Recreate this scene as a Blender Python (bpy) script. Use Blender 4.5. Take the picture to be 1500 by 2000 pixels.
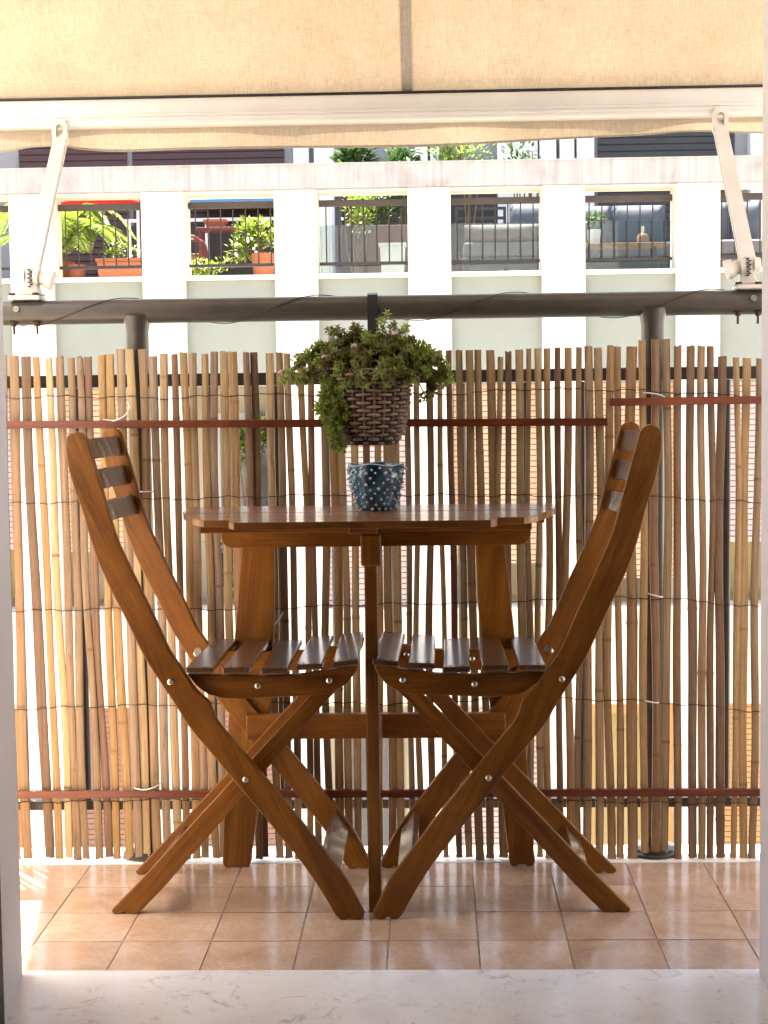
import bpy, bmesh, math, random
from mathutils import Vector, Matrix
random.seed(7)
R = math.radians
scene = bpy.context.scene
for o in list(bpy.data.objects):
    bpy.data.objects.remove(o, do_unlink=True)
C = scene.collection

# ------------------------------------------------------------------ camera
cam_d = bpy.data.cameras.new('camera')
cam = bpy.data.objects.new('camera', cam_d)
C.objects.link(cam)
cam_d.sensor_fit = 'VERTICAL'
cam_d.sensor_height = 24.0
cam_d.sensor_width = 18.0
cam_d.lens = 3147.245 / 2000 * 24.0
cam_d.clip_start = 0.05
cam_d.clip_end = 2000
cam.matrix_world = (Matrix.Translation((0, 0, 1.0)) @ Matrix.Rotation(0.03120511, 4, 'Z')
                    @ Matrix.Rotation(math.pi / 2 - 0.0726696, 4, 'X') @ Matrix.Rotation(-0.01315329, 4, 'Z'))
scene.camera = cam

# ------------------------------------------------------------------ sky, sun, exposure
SUN = Vector((0.178, -0.247, -1.0)).normalized()          # travel direction of sunlight
world = bpy.data.worlds.new('World')
scene.world = world
world.use_nodes = True
wn = world.node_tree
sky = wn.nodes.new('ShaderNodeTexSky')
sky.sky_type = 'NISHITA'
sky.sun_disc = False
sky.sun_elevation = R(73)
sky.sun_rotation = R(-35.8)
sky.air_density = 1.0
sky.dust_density = 4.0
wn.links.new(sky.outputs[0], wn.nodes['Background'].inputs[0])
wn.nodes['Background'].inputs[1].default_value = 0.085
sun_d = bpy.data.lights.new('sun', 'SUN')
sun_d.energy = 5.0
sun_d.angle = R(0.53)
sun_d.color = (1.0, 0.93, 0.82)
sun = bpy.data.objects.new('sun', sun_d)
C.objects.link(sun)
sun.rotation_euler = SUN.to_track_quat('-Z', 'Y').to_euler()
sun.location = (-3, 6, 12)
scene.view_settings.view_transform = 'Standard'
scene.view_settings.look = 'None'
scene.view_settings.gamma = 1.0
scene.view_settings.use_curve_mapping = False
scene.view_settings.exposure = 3.1
scene.view_settings.use_white_balance = True
scene.view_settings.white_balance_temperature = 6750
scene.cycles.max_bounces = 10
scene.cycles.diffuse_bounces = 6
scene.cycles.glossy_bounces = 4
scene.cycles.transparent_max_bounces = 12

# ------------------------------------------------------------------ helpers
off = {}

def thing(name, label, cat, loc=(0, 0, 0), group=None):
    o = bpy.data.objects.new(name, None)
    o.empty_display_size = 0.05
    C.objects.link(o)
    o.location = loc
    off[o] = Vector(loc)
    return tag(o, label, cat, group)

def tag(o, label, cat, group=None):
    o['label'] = label
    o['category'] = cat
    if group:
        o['group'] = group
    return o

def link(name, me, mat, parent=None, loc=None):
    """me is in world coordinates; shift it to the origin of the thing it belongs to"""
    o = bpy.data.objects.new(name, me)
    C.objects.link(o)
    if mat is not None:
        me.materials.append(mat)
    if parent is not None:
        o.parent = parent
        off[o] = off[parent]
    else:
        off[o] = Vector(loc or (0, 0, 0))
        o.location = off[o]
    if off[o].length > 0:
        me.transform(Matrix.Translation(-off[o]))
    return o

def bevel_bm(bm, w, seg=2, ang=25):
    if w <= 0:
        return
    es = [e for e in bm.edges if len(e.link_faces) == 2 and e.calc_face_angle(0) > R(ang)]
    bmesh.ops.bevel(bm, geom=es, offset=w, segments=seg, affect='EDGES', profile=0.5, clamp_overlap=True)

def fin(bm, name, mat, parent=None, loc=None, bevel=0.0, grain=None, smooth=35, seg=2):
    bmesh.ops.recalc_face_normals(bm, faces=bm.faces)
    bevel_bm(bm, bevel, seg)
    me = bpy.data.meshes.new(name)
    bm.to_mesh(me)
    bm.free()
    if grain is not None:
        add_grain(me, grain)
    if bevel > 0 and smooth:
        smooth = min(smooth, 18)
    if smooth:
        for p in me.polygons:
            p.use_smooth = True
        me.set_sharp_from_angle(angle=R(smooth))
    return link(name, me, mat, parent, loc)

def add_grain(me, g):
    g = Vector(g).normalized()
    a = Vector((0, 1, 0)) if abs(g.y) < 0.9 else Vector((1, 0, 0))
    u = g.cross(a).normalized()
    w = g.cross(u)
    sh = Vector((random.uniform(0, 9), random.uniform(0, 9), random.uniform(0, 9)))
    at = me.attributes.new('grain', 'FLOAT_VECTOR', 'POINT')
    buf = []
    for v in me.vertices:
        buf += [v.co.dot(g) + sh.x, v.co.dot(u) + sh.y, v.co.dot(w) + sh.z]
    at.data.foreach_set('vector', buf)

def box(bm, x0, x1, y0, y1, z0, z1):
    v = [bm.verts.new((x, y, z)) for z in (z0, z1) for y in (y0, y1) for x in (x0, x1)]
    for f in ((0, 1, 3, 2), (4, 6, 7, 5), (0, 4, 5, 1), (2, 3, 7, 6), (0, 2, 6, 4), (1, 5, 7, 3)):
        bm.faces.new([v[i] for i in f])
    return bm

def hexa(bm, pts):
    """8 points: bottom ring of 4, top ring of 4"""
    v = [bm.verts.new(p) for p in pts]
    for f in ((0, 1, 2, 3), (4, 5, 6, 7), (0, 1, 5, 4), (1, 2, 6, 5), (2, 3, 7, 6), (3, 0, 4, 7)):
        bm.faces.new([v[i] for i in f])
    return bm

def prism_y(bm, out, y0, y1):
    a = [bm.verts.new((x, y0, z)) for x, z in out]
    b = [bm.verts.new((x, y1, z)) for x, z in out]
    n = len(out)
    bm.faces.new(a)
    bm.faces.new(b[::-1])
    for i in range(n):
        bm.faces.new((a[i], a[(i + 1) % n], b[(i + 1) % n], b[i]))
    return bm

def prism_z(bm, out, z0, z1):
    a = [bm.verts.new((x, y, z0)) for x, y in out]
    b = [bm.verts.new((x, y, z1)) for x, y in out]
    n = len(out)
    bm.faces.new(a)
    bm.faces.new(b[::-1])
    for i in range(n):
        bm.faces.new((a[i], a[(i + 1) % n], b[(i + 1) % n], b[i]))
    return bm

def prism_x(bm, out, x0, x1):
    a = [bm.verts.new((x0, y, z)) for y, z in out]
    b = [bm.verts.new((x1, y, z)) for y, z in out]
    n = len(out)
    bm.faces.new(a)
    bm.faces.new(b[::-1])
    for i in range(n):
        bm.faces.new((a[i], a[(i + 1) % n], b[(i + 1) % n], b[i]))
    return bm

def tube(bm, pts, rad, n=8, caps=True):
    pts = [Vector(p) for p in pts]
    rs = rad if isinstance(rad, (list, tuple)) else [rad] * len(pts)
    rings = []
    up = None
    for i, p in enumerate(pts):
        t = (pts[min(i + 1, len(pts) - 1)] - pts[max(i - 1, 0)]).normalized()
        if up is None:
            up = Vector((0, 0, 1)) if abs(t.z) < 0.9 else Vector((1, 0, 0))
        s = t.cross(up).normalized()
        up = s.cross(t).normalized()
        rings.append([bm.verts.new(p + (s * math.cos(k * 2 * math.pi / n) + up * math.sin(k * 2 * math.pi / n)) * rs[i]) for k in range(n)])
    for a, b in zip(rings, rings[1:]):
        for k in range(n):
            bm.faces.new((a[k], a[(k + 1) % n], b[(k + 1) % n], b[k]))
    if caps:
        bm.faces.new(rings[0][::-1])
        bm.faces.new(rings[-1])
    return bm

def lathe(bm, prof, cx, cy, n=24, closed=True):
    rings = [[bm.verts.new((cx + r * math.cos(2 * math.pi * k / n), cy + r * math.sin(2 * math.pi * k / n), z)) for k in range(n)] for r, z in prof]
    for a, b in zip(rings, rings[1:]):
        for k in range(n):
            bm.faces.new((a[k], a[(k + 1) % n], b[(k + 1) % n], b[k]))
    if closed:
        bm.faces.new(rings[0][::-1])
        bm.faces.new(rings[-1])
    return bm

def cr(pts, m=4):
    """Catmull-Rom resample of an open polyline"""
    P = [Vector(p) for p in pts]
    out = []
    for i in range(len(P) - 1):
        a, b, c, d = P[max(i - 1, 0)], P[i], P[i + 1], P[min(i + 2, len(P) - 1)]
        for k in range(m):
            t = k / m
            q = 0.5 * ((2 * b) + (c - a) * t + (2 * a - 5 * b + 4 * c - d) * t * t + (3 * b - a - 3 * c + d) * t ** 3)
            out.append(tuple(q))
    out.append(tuple(P[-1]))
    return out

def interp(tab, x):
    if x <= tab[0][0]:
        return tab[0][1]
    for (a, b), (c, d) in zip(tab, tab[1:]):
        if x <= c:
            return b + (d - b) * (x - a) / (c - a)
    return tab[-1][1]

# ------------------------------------------------------------------ materials
def newmat(name):
    m = bpy.data.materials.new(name)
    m.use_nodes = True
    nt = m.node_tree
    return m, nt, nt.nodes['Principled BSDF']

def node(nt, t, **kw):
    n = nt.nodes.new(t)
    for k, v in kw.items():
        if k in n.inputs:
            n.inputs[k].default_value = v
        else:
            setattr(n, k, v)
    return n

def ramp(nt, fac, stops):
    r = nt.nodes.new('ShaderNodeValToRGB')
    cr_ = r.color_ramp
    while len(cr_.elements) < len(stops):
        cr_.elements.new(0.5)
    for e, (p, c) in zip(cr_.elements, stops):
        e.position = p
        e.color = (*c, 1) if len(c) == 3 else c
    nt.links.new(fac, r.inputs[0])
    return r.outputs[0]

def mixc(nt, fac, a, b, mode='MIX'):
    n = nt.nodes.new('ShaderNodeMix')
    n.data_type = 'RGBA'
    n.blend_type = mode
    for s, v in ((n.inputs[0], fac), (n.inputs[6], a), (n.inputs[7], b)):
        if hasattr(v, 'links'):
            nt.links.new(v, s)
        else:
            s.default_value = v if not isinstance(v, tuple) else (*v, 1)[:4]
    return n.outputs[2]

def coords(nt, kind, scale=(1, 1, 1)):
    if kind == 'grain':
        c = node(nt, 'ShaderNodeAttribute', attribute_name='grain').outputs['Vector']
    else:
        c = nt.nodes.new('ShaderNodeTexCoord').outputs[kind]
    mp = nt.nodes.new('ShaderNodeMapping')
    mp.inputs['Scale'].default_value = scale
    nt.links.new(c, mp.inputs[0])
    return mp.outputs[0]

def noise(nt, vec, scale, detail=4, rough=0.55, dist=0.0):
    n = node(nt, 'ShaderNodeTexNoise', Scale=scale, Detail=detail, Roughness=rough, Distortion=dist)
    nt.links.new(vec, n.inputs['Vector'])
    return n.outputs['Fac']

def bump(nt, bsdf, h, strength, dist=0.002):
    b = node(nt, 'ShaderNodeBump', Strength=strength, Distance=dist)
    nt.links.new(h, b.inputs['Height'])
    nt.links.new(b.outputs[0], bsdf.inputs['Normal'])

def simple(name, c1, c2=None, scale=8, rough=0.5, kind='Object', stretch=(1, 1, 1), bmp=0.0, metal=0.0, coat=0.0, spec=0.5, rand=0.0):
    m, nt, b = newmat(name)
    v = coords(nt, kind, stretch)
    f = noise(nt, v, scale)
    col = ramp(nt, f, [(0.3, c1), (0.7, c2 or tuple(x * 0.8 for x in c1))])
    if rand:
        oi = nt.nodes.new('ShaderNodeObjectInfo')
        k = node(nt, 'ShaderNodeMapRange')
        k.inputs['To Min'].default_value = 1 - rand
        k.inputs['To Max'].default_value = 1 + rand
        nt.links.new(oi.outputs['Random'], k.inputs['Value'])
        col = mixc(nt, 1.0, col, k.outputs[0], 'MULTIPLY')
    nt.links.new(col, b.inputs['Base Color'])
    b.inputs['Roughness'].default_value = rough
    b.inputs['Metallic'].default_value = metal
    b.inputs['Coat Weight'].default_value = coat
    b.inputs['Specular IOR Level'].default_value = spec
    if bmp:
        bump(nt, b, f, bmp)
    return m

def wood(name, dark, mid, light, rough=0.40, coat=0.06, bp=0.18, cr_=0.22):
    m, nt, b = newmat(name)
    v = coords(nt, 'grain', (4, 60, 60))
    big = noise(nt, coords(nt, 'grain', (2.2, 22, 22)), 1.0, 3, 0.6, 0.8)
    fine = noise(nt, v, 4.0, 6, 0.65, 0.4)
    pore = noise(nt, coords(nt, 'grain', (12, 420, 420)), 1.0, 3, 0.6)
    blot = noise(nt, coords(nt, 'Object'), 9.0, 3, 0.6)
    col = ramp(nt, big, [(0.28, dark), (0.52, mid), (0.78, light)])
    col = mixc(nt, 0.55, col, ramp(nt, fine, [(0.3, (0.55, 0.50, 0.46)), (0.65, (1.12, 1.12, 1.12))]), 'MULTIPLY')
    col = mixc(nt, 0.5, col, ramp(nt, pore, [(0.36, (0.6, 0.55, 0.5)), (0.5, (1, 1, 1))]), 'MULTIPLY')
    col = mixc(nt, 0.5, col, ramp(nt, blot, [(0.3, (0.72, 0.68, 0.62)), (0.7, (1.12, 1.12, 1.12))]), 'MULTIPLY')
    stave = noise(nt, coords(nt, 'grain', (3.1, 0.02, 0.02)), 1.0, 0, 0.5)
    rs = node(nt, 'ShaderNodeMath', operation='SNAP')
    rs.inputs[1].default_value = 0.085
    nt.links.new(stave, rs.inputs[0])
    col = mixc(nt, 0.8, col, ramp(nt, rs.outputs[0], [(0.25, (0.72, 0.70, 0.68)), (0.75, (1.22, 1.22, 1.22))]), 'MULTIPLY')
    nt.links.new(col, b.inputs['Base Color'])
    b.inputs['Specular IOR Level'].default_value = 0.35
    rr = node(nt, 'ShaderNodeMapRange')
    rr.inputs['To Min'].default_value = rough - 0.1
    rr.inputs['To Max'].default_value = rough + 0.14
    nt.links.new(blot, rr.inputs['Value'])
    nt.links.new(rr.outputs[0], b.inputs['Roughness'])
    b.inputs['Coat Weight'].default_value = coat
    b.inputs['Coat Roughness'].default_value = cr_
    bump(nt, b, fine, bp, 0.0012)
    return m

M = {}
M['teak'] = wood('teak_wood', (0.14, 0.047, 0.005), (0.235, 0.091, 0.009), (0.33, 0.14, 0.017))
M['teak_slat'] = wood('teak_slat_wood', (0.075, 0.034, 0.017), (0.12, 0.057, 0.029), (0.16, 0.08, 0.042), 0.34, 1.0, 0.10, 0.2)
M['teak_slat'].node_tree.nodes['Principled BSDF'].inputs['Coat IOR'].default_value = 1.75
M['teak_top'] = wood('teak_table_wood', (0.18, 0.066, 0.013), (0.25, 0.104, 0.026), (0.32, 0.142, 0.04), 0.32, 0.6, 0.06, 0.13)
M['batten'] = wood('stained_batten_wood', (0.10, 0.022, 0.006), (0.17, 0.040, 0.010), (0.23, 0.062, 0.016), 0.4, 0.3)
M['steel'] = simple('bolt_steel', (0.72, 0.70, 0.66), (0.5, 0.49, 0.46), 60, 0.32, metal=1.0)
M['dull_steel'] = simple('dull_steel', (0.30, 0.27, 0.22), (0.18, 0.15, 0.12), 200, 0.45, metal=0.8)
M['rust'] = simple('rusty_steel', (0.10, 0.045, 0.025), (0.05, 0.028, 0.02), 90, 0.7, metal=0.4, bmp=0.3)
M['plug'] = simple('dark_plug', (0.02, 0.012, 0.008), rough=0.6)
M['rail'] = simple('grey_rail_paint', (0.060, 0.053, 0.041), (0.040, 0.035, 0.027), 26, 0.40, bmp=0.12, coat=0.1)
M['baluster'] = simple('dark_baluster_paint', (0.05, 0.045, 0.04), (0.035, 0.032, 0.03), 18, 0.45)
M['white_alu'] = simple('white_lacquer_aluminium', (0.62, 0.595, 0.56), (0.55, 0.525, 0.49), 9, 0.35, coat=0.2)
M['white_plastic'] = simple('aged_white_plastic', (0.62, 0.585, 0.53), (0.50, 0.46, 0.40), 30, 0.45)
M['tie'] = simple('white_cable_tie', (0.8, 0.78, 0.72), rough=0.4)
M['wire'] = simple('brown_wire', (0.055, 0.036, 0.024), (0.03, 0.02, 0.015), 200, 0.5, metal=0.5)
M['strap'] = simple('black_strap', (0.012, 0.012, 0.013), (0.008, 0.008, 0.008), 80, 0.55)
M['plaster'] = simple('white_jamb_plaster', (0.84, 0.82, 0.81), (0.79, 0.77, 0.765), 3.0, 0.75, bmp=0.08)
M['our_wall'] = simple('cream_render', (0.70, 0.64, 0.54), (0.60, 0.54, 0.45), 2.2, 0.9, bmp=0.2)
M['gasket'] = simple('black_door_gasket', (0.012, 0.012, 0.013), rough=0.5)
M['grout'] = simple('brown_grout', (0.44, 0.35, 0.28), (0.32, 0.24, 0.185), 30, 0.9, bmp=0.3)

def mat_tile():
    m, nt, b = newmat('terracotta_tile')
    v = coords(nt, 'Object')
    oi = nt.nodes.new('ShaderNodeObjectInfo')
    addv = node(nt, 'ShaderNodeVectorMath', operation='ADD')
    sc = node(nt, 'ShaderNodeVectorMath', operation='SCALE')
    comb = nt.nodes.new('ShaderNodeCombineXYZ')
    for i in range(3):
        nt.links.new(oi.outputs['Random'], comb.inputs[i])
    nt.links.new(comb.outputs[0], sc.inputs[0])
    sc.inputs['Scale'].default_value = 37.0
    nt.links.new(v, addv.inputs[0])
    nt.links.new(sc.outputs[0], addv.inputs[1])
    a = noise(nt, addv.outputs[0], 9, 4, 0.6, 0.6)
    f = noise(nt, addv.outputs[0], 120, 4, 0.7)
    col = ramp(nt, a, [(0.22, (0.41, 0.265, 0.165)), (0.5, (0.54, 0.375, 0.255)), (0.78, (0.64, 0.475, 0.35))])
    col = mixc(nt, 0.55, col, ramp(nt, f, [(0.3, (0.7, 0.66, 0.62)), (0.62, (1.08, 1.08, 1.08))]), 'MULTIPLY')
    k = node(nt, 'ShaderNodeMapRange')
    k.inputs['To Min'].default_value = 0.86
    k.inputs['To Max'].default_value = 1.1
    nt.links.new(oi.outputs['Random'], k.inputs['Value'])
    col = mixc(nt, 1.0, col, k.outputs[0], 'MULTIPLY')
    nt.links.new(col, b.inputs['Base Color'])
    rr = node(nt, 'ShaderNodeMapRange')
    rr.inputs['To Min'].default_value = 0.10
    rr.inputs['To Max'].default_value = 0.27
    nt.links.new(a, rr.inputs['Value'])
    nt.links.new(rr.outputs[0], b.inputs['Roughness'])
    b.inputs['Specular IOR Level'].default_value = 0.6
    bump(nt, b, a, 0.10, 0.003)
    return m
M['tile'] = mat_tile()

def mat_marble():
    m, nt, b = newmat('worn_marble')
    v = coords(nt, 'Object')
    a = noise(nt, v, 5, 5, 0.6, 1.0)
    vein = noise(nt, v, 16, 7, 0.75, 1.6)
    sp = noise(nt, v, 60, 4, 0.7, 0.3)
    col = ramp(nt, a, [(0.3, (0.78, 0.77, 0.745)), (0.55, (0.88, 0.86, 0.81)), (0.8, (0.90, 0.86, 0.77))])
    col = mixc(nt, 0.85, col, ramp(nt, vein, [(0.30, (0.52, 0.54, 0.57)), (0.45, (1.0, 1.0, 1.0))]), 'MULTIPLY')
    col = mixc(nt, 0.7, col, ramp(nt, sp, [(0.28, (0.5, 0.48, 0.46)), (0.36, (1, 1, 1))]), 'MULTIPLY')
    nt.links.new(col, b.inputs['Base Color'])
    b.inputs['Roughness'].default_value = 0.22
    bump(nt, b, sp, 0.04, 0.002)
    return m
M['marble'] = mat_marble()

def mat_reed():
    m, nt, b = newmat('split_reed')
    oi = nt.nodes.new('ShaderNodeObjectInfo')
    rnd = oi.outputs['Random']
    streak = noise(nt, coords(nt, 'grain', (5, 260, 260)), 1.0, 4, 0.6, 0.3)
    blot = noise(nt, coords(nt, 'grain', (9, 60, 60)), 1.0, 4, 0.65, 0.5)
    fine = noise(nt, coords(nt, 'grain', (30, 900, 900)), 1.0, 3, 0.6)
    base = ramp(nt, rnd, [(0.0, (0.47, 0.325, 0.155)), (0.16, (0.27, 0.19, 0.115)), (0.32, (0.53, 0.40, 0.215)),
                          (0.46, (0.17, 0.105, 0.062)), (0.6, (0.44, 0.285, 0.115)), (0.74, (0.33, 0.255, 0.18)), (0.86, (0.22, 0.125, 0.07)), (1.0, (0.42, 0.28, 0.14))])
    col = mixc(nt, 0.6, base, ramp(nt, streak, [(0.3, (0.48, 0.40, 0.36)), (0.65, (1.2, 1.2, 1.2))]), 'MULTIPLY')
    col = mixc(nt, 0.65, col, ramp(nt, blot, [(0.26, (0.30, 0.18, 0.12)), (0.40, (0.93, 0.88, 0.84)), (0.7, (1.1, 1.1, 1.1))]), 'MULTIPLY')
    col = mixc(nt, 0.4, col, ramp(nt, fine, [(0.35, (0.6, 0.55, 0.5)), (0.55, (1.05, 1.05, 1.05))]), 'MULTIPLY')
    ed_ = node(nt, 'ShaderNodeAttribute', attribute_name='edge').outputs['Fac']
    col = mixc(nt, ed_, col, mixc(nt, 1.0, col, (0.38, 0.30, 0.25), 'MULTIPLY'))
    nd = node(nt, 'ShaderNodeAttribute', attribute_name='node').outputs['Fac']
    col = mixc(nt, nd, col, (0.17, 0.085, 0.035))
    nt.links.new(col, b.inputs['Base Color'])
    b.inputs['Roughness'].default_value = 0.45
    b.inputs['Specular IOR Level'].default_value = 0.35
    bump(nt, b, streak, 0.3, 0.0015)
    return m
M['reed'] = mat_reed()

def mat_canvas(name, tint, tr, wv=1.0):
    """woven awning cloth: part of the light it gets passes through"""
    m, nt, b = newmat(name)
    out = nt.nodes['Material Output']
    wa = noise(nt, coords(nt, 'Object', (900, 1, 60)), 1.0, 3, 0.7)
    wb = noise(nt, coords(nt, 'Object', (45, 500, 700)), 1.0, 3, 0.7)
    slub = noise(nt, coords(nt, 'Object', (260, 30, 30)), 1.0, 4, 0.7, 0.2)
    dirt = noise(nt, coords(nt, 'Object', (7, 5, 5)), 1.0, 5, 0.65, 0.5)
    spot = noise(nt, coords(nt, 'Object', (26, 20, 20)), 1.0, 2, 0.5)
    col = ramp(nt, slub, [(0.3, tuple(x * 0.84 for x in tint)), (0.7, tuple(min(1, x * 1.08) for x in tint))])
    col = mixc(nt, 0.5, col, ramp(nt, wa, [(0.3, (0.62, 0.60, 0.56)), (0.7, (1.15, 1.15, 1.15))]), 'MULTIPLY')
    col = mixc(nt, 0.5, col, ramp(nt, wb, [(0.3, (0.66, 0.64, 0.60)), (0.7, (1.15, 1.15, 1.15))]), 'MULTIPLY')
    col = mixc(nt, 0.6, col, ramp(nt, dirt, [(0.3, (0.80, 0.77, 0.72)), (0.65, (1.06, 1.05, 1.04))]), 'MULTIPLY')
    col = mixc(nt, 0.8, col, ramp(nt, spot, [(0.17, (0.55, 0.45, 0.36)), (0.215, (1, 1, 1))]), 'MULTIPLY')
    d = nt.nodes.new('ShaderNodeBsdfDiffuse')
    t = nt.nodes.new('ShaderNodeBsdfTranslucent')
    nt.links.new(col, d.inputs[0])
    nt.links.new(col, t.inputs[0])
    mx = nt.nodes.new('ShaderNodeMixShader')
    mx.inputs[0].default_value = tr
    nt.links.new(d.outputs[0], mx.inputs[1])
    nt.links.new(t.outputs[0], mx.inputs[2])
    nt.nodes.remove(b)
    nt.links.new(mx.outputs[0], out.inputs[0])
    return m
M['canvas'] = mat_canvas('awning_canvas', (0.43, 0.345, 0.245), 0.084)
M['valance'] = mat_canvas('awning_valance_cloth', (0.46, 0.37, 0.265), 0.28)  # same cloth as the canopy, made lighter and clearer to look as brightly lit
M['seam'] = mat_canvas('awning_seam_tape', (0.36, 0.32, 0.27), 0.035)
M['trim'] = mat_canvas('awning_trim_tape', (0.42, 0.38, 0.32), 0.15)

def mat_leaf(name, c1, c2, c3, tr=0.25, rough=0.45, spec=0.4):
    m, nt, b = newmat(name)
    out = nt.nodes['Material Output']
    a = node(nt, 'ShaderNodeAttribute', attribute_name='tone').outputs['Fac']
    col = ramp(nt, a, [(0.0, c1), (0.5, c2), (1.0, c3)])
    nt.links.new(col, b.inputs['Base Color'])
    b.inputs['Roughness'].default_value = rough
    b.inputs['Specular IOR Level'].default_value = spec
    t = nt.nodes.new('ShaderNodeBsdfTranslucent')
    nt.links.new(col, t.inputs[0])
    mx = nt.nodes.new('ShaderNodeMixShader')
    mx.inputs[0].default_value = tr
    nt.links.new(b.outputs[0], mx.inputs[1])
    nt.links.new(t.outputs[0], mx.inputs[2])
    nt.links.new(mx.outputs[0], out.inputs[0])
    return m
M['succulent'] = mat_leaf('succulent_leaf', (0.20, 0.145, 0.065), (0.24, 0.30, 0.07), (0.44, 0.53, 0.13), 0.38)
M['leaf_bright'] = mat_leaf('yellow_green_leaf', (0.10, 0.17, 0.02), (0.17, 0.26, 0.03), (0.28, 0.36, 0.06), 0.4)  # yellow-green foliage tones
M['leaf_dark'] = mat_leaf('evergreen_leaf', (0.02, 0.05, 0.012), (0.045, 0.10, 0.02), (0.10, 0.18, 0.04), 0.25)
M['stem'] = simple('plant_stem', (0.16, 0.10, 0.055), (0.09, 0.06, 0.035), 60, 0.7)
M['flower'] = simple('pink_flower', (0.50, 0.25, 0.34), (0.62, 0.38, 0.45), 90, 0.6)
M['wicker'] = simple('grey_brown_wicker', (0.27, 0.185, 0.125), (0.18, 0.12, 0.08), 70, 0.6, bmp=0.2, rand=0.2)
M['soil'] = simple('potting_soil', (0.03, 0.02, 0.014), (0.05, 0.035, 0.025), 90, 0.95, bmp=0.6)

def mat_glaze():
    m, nt, b = newmat('dark_blue_glaze')
    v = coords(nt, 'Object')
    f = noise(nt, v, 34, 4, 0.6, 0.8)
    sepz = nt.nodes.new('ShaderNodeSeparateXYZ')
    col = ramp(nt, f, [(0.3, (0.006, 0.016, 0.034)), (0.5, (0.018, 0.085, 0.135)), (0.7, (0.04, 0.18, 0.26))])
    nt.links.new(col, b.inputs['Base Color'])
    b.inputs['Roughness'].default_value = 0.09
    b.inputs['Coat Weight'].default_value = 0.7
    b.inputs['Coat Roughness'].default_value = 0.04
    return m
M['glaze'] = mat_glaze()
M['knob'] = simple('pale_blue_glaze', (0.55, 0.63, 0.66), (0.32, 0.43, 0.50), 160, 0.12, coat=0.6)

# ------------------------------------------------------------------ setting: ground, own building, balcony floor
def struct(o):
    o['kind'] = 'structure'
    return o

M['asphalt'] = simple('asphalt', (0.06, 0.06, 0.06), (0.045, 0.045, 0.047), 3, 0.9, bmp=0.3)
M['pave'] = simple('pavement_stone', (0.36, 0.33, 0.28), (0.28, 0.26, 0.22), 2, 0.9)
bm = bmesh.new()
v = [bm.verts.new(p) for p in ((-700, -700, -11), (700, -700, -11), (700, 700, -11), (-700, 700, -11))]
bm.faces.new(v)
struct(fin(bm, 'ground', M['pave'], smooth=0))
bm = bmesh.new()
box(bm, -300, 300, 5.6, 12.2, -11.2, -10.996)
struct(fin(bm, 'road', M['asphalt'], smooth=0))

SX, SX0, SY0 = 0.16348158, -0.74556628, 3.38390675       # tile pitch and grid origin
WY = 2.722                                               # outer face of the wall with the door
fl = bpy.data.objects.new('balcony_floor', bpy.data.meshes.new('balcony_floor'))
C.objects.link(fl)
bm = bmesh.new()
box(bm, -3.4, 3.2, 2.6, 3.507, -0.20, -0.0018)
bmesh.ops.recalc_face_normals(bm, faces=bm.faces)
bm.to_mesh(fl.data)
bm.free()
fl.data.materials.append(M['grout'])
off[fl] = Vector((0, 0, 0))
struct(fl)
bm = bmesh.new()
g = 0.0016
box(bm, g, SX - g, g, SX - g, -0.008, 0.0)
bevel_bm(bm, 0.0022, 2)
bmesh.ops.recalc_face_normals(bm, faces=bm.faces)
tile_me = bpy.data.meshes.new('tile')
bm.to_mesh(tile_me)
bm.free()
tile_me.materials.append(M['tile'])
for q in tile_me.polygons:
    q.use_smooth = True
tile_me.set_sharp_from_angle(angle=R(18))
for k in range(-8, 15):
    for r in range(1, 5):
        t = bpy.data.objects.new('tile', tile_me)
        C.objects.link(t)
        t.parent = fl
        t.location = (SX0 + k * SX, SY0 - r * SX, random.uniform(-0.0006, 0.0004))
        t.rotation_euler = (random.uniform(-.002, .002), random.uniform(-.002, .002), 0)
bm = bmesh.new()
box(bm, -3.4, 3.2, SY0 + 0.001, 3.512, -0.03, 0.0015)
struct(fin(bm, 'balcony_edge', M['marble'], bevel=0.004))
bm = bmesh.new()
box(bm, -0.9, 0.75, 2.1, 2.733, -0.03, 0.0045)
struct(fin(bm, 'door_sill', M['marble'], bevel=0.003))

# own facade: wall either side of the door and above it, splayed white reveals
for nm, xo, xi, xn in (('wall_left', -3.4, -0.7242, -0.690), ('wall_right', 3.2, 0.5486, 0.532)):
    bm = bmesh.new()
    prism_z(bm, [(xo, WY - 0.002), (xi, WY - 0.002), (xn, 2.46), (xo, 2.46)], -11, 5.2)
    struct(fin(bm, nm, M['plaster'], smooth=0, bevel=0.006))
bm = bmesh.new()
box(bm, -0.7242 + 0.001, 0.5486 - 0.001, 2.46, WY - 0.003, 2.45, 5.2)
struct(fin(bm, 'wall_lintel', M['plaster'], smooth=0))
# the room the camera stands in
M['room_wall'] = simple('warm_white_room_paint', (0.40, 0.35, 0.29), (0.37, 0.32, 0.265), 2, 0.85)
M['parquet'] = simple('oak_parquet', (0.30, 0.18, 0.09), (0.24, 0.14, 0.07), 6, 0.45)
for nm, q, mt in (('room_floor', (-2.2, 2.0, -2.2, 2.099, -0.08, -0.004), 'parquet'), ('room_ceiling', (-2.2, 2.0, -2.2, 2.459, 2.70, 2.80), 'room_wall'),
                  ('room_wall_rear', (-2.2, 2.0, -2.3, -2.201, -0.08, 2.80), 'room_wall'), ('room_wall_left', (-2.3, -2.201, -2.3, 2.459, -0.08, 2.80), 'room_wall'),
                  ('room_wall_right', (2.001, 2.1, -2.3, 2.459, -0.08, 2.80), 'room_wall')):
    struct(fin(box(bmesh.new(), *q), nm, M[mt], smooth=0))
bm = bmesh.new()
box(bm, -0.73, -0.686, 2.43, 2.458, 0.005, 2.45)
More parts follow.
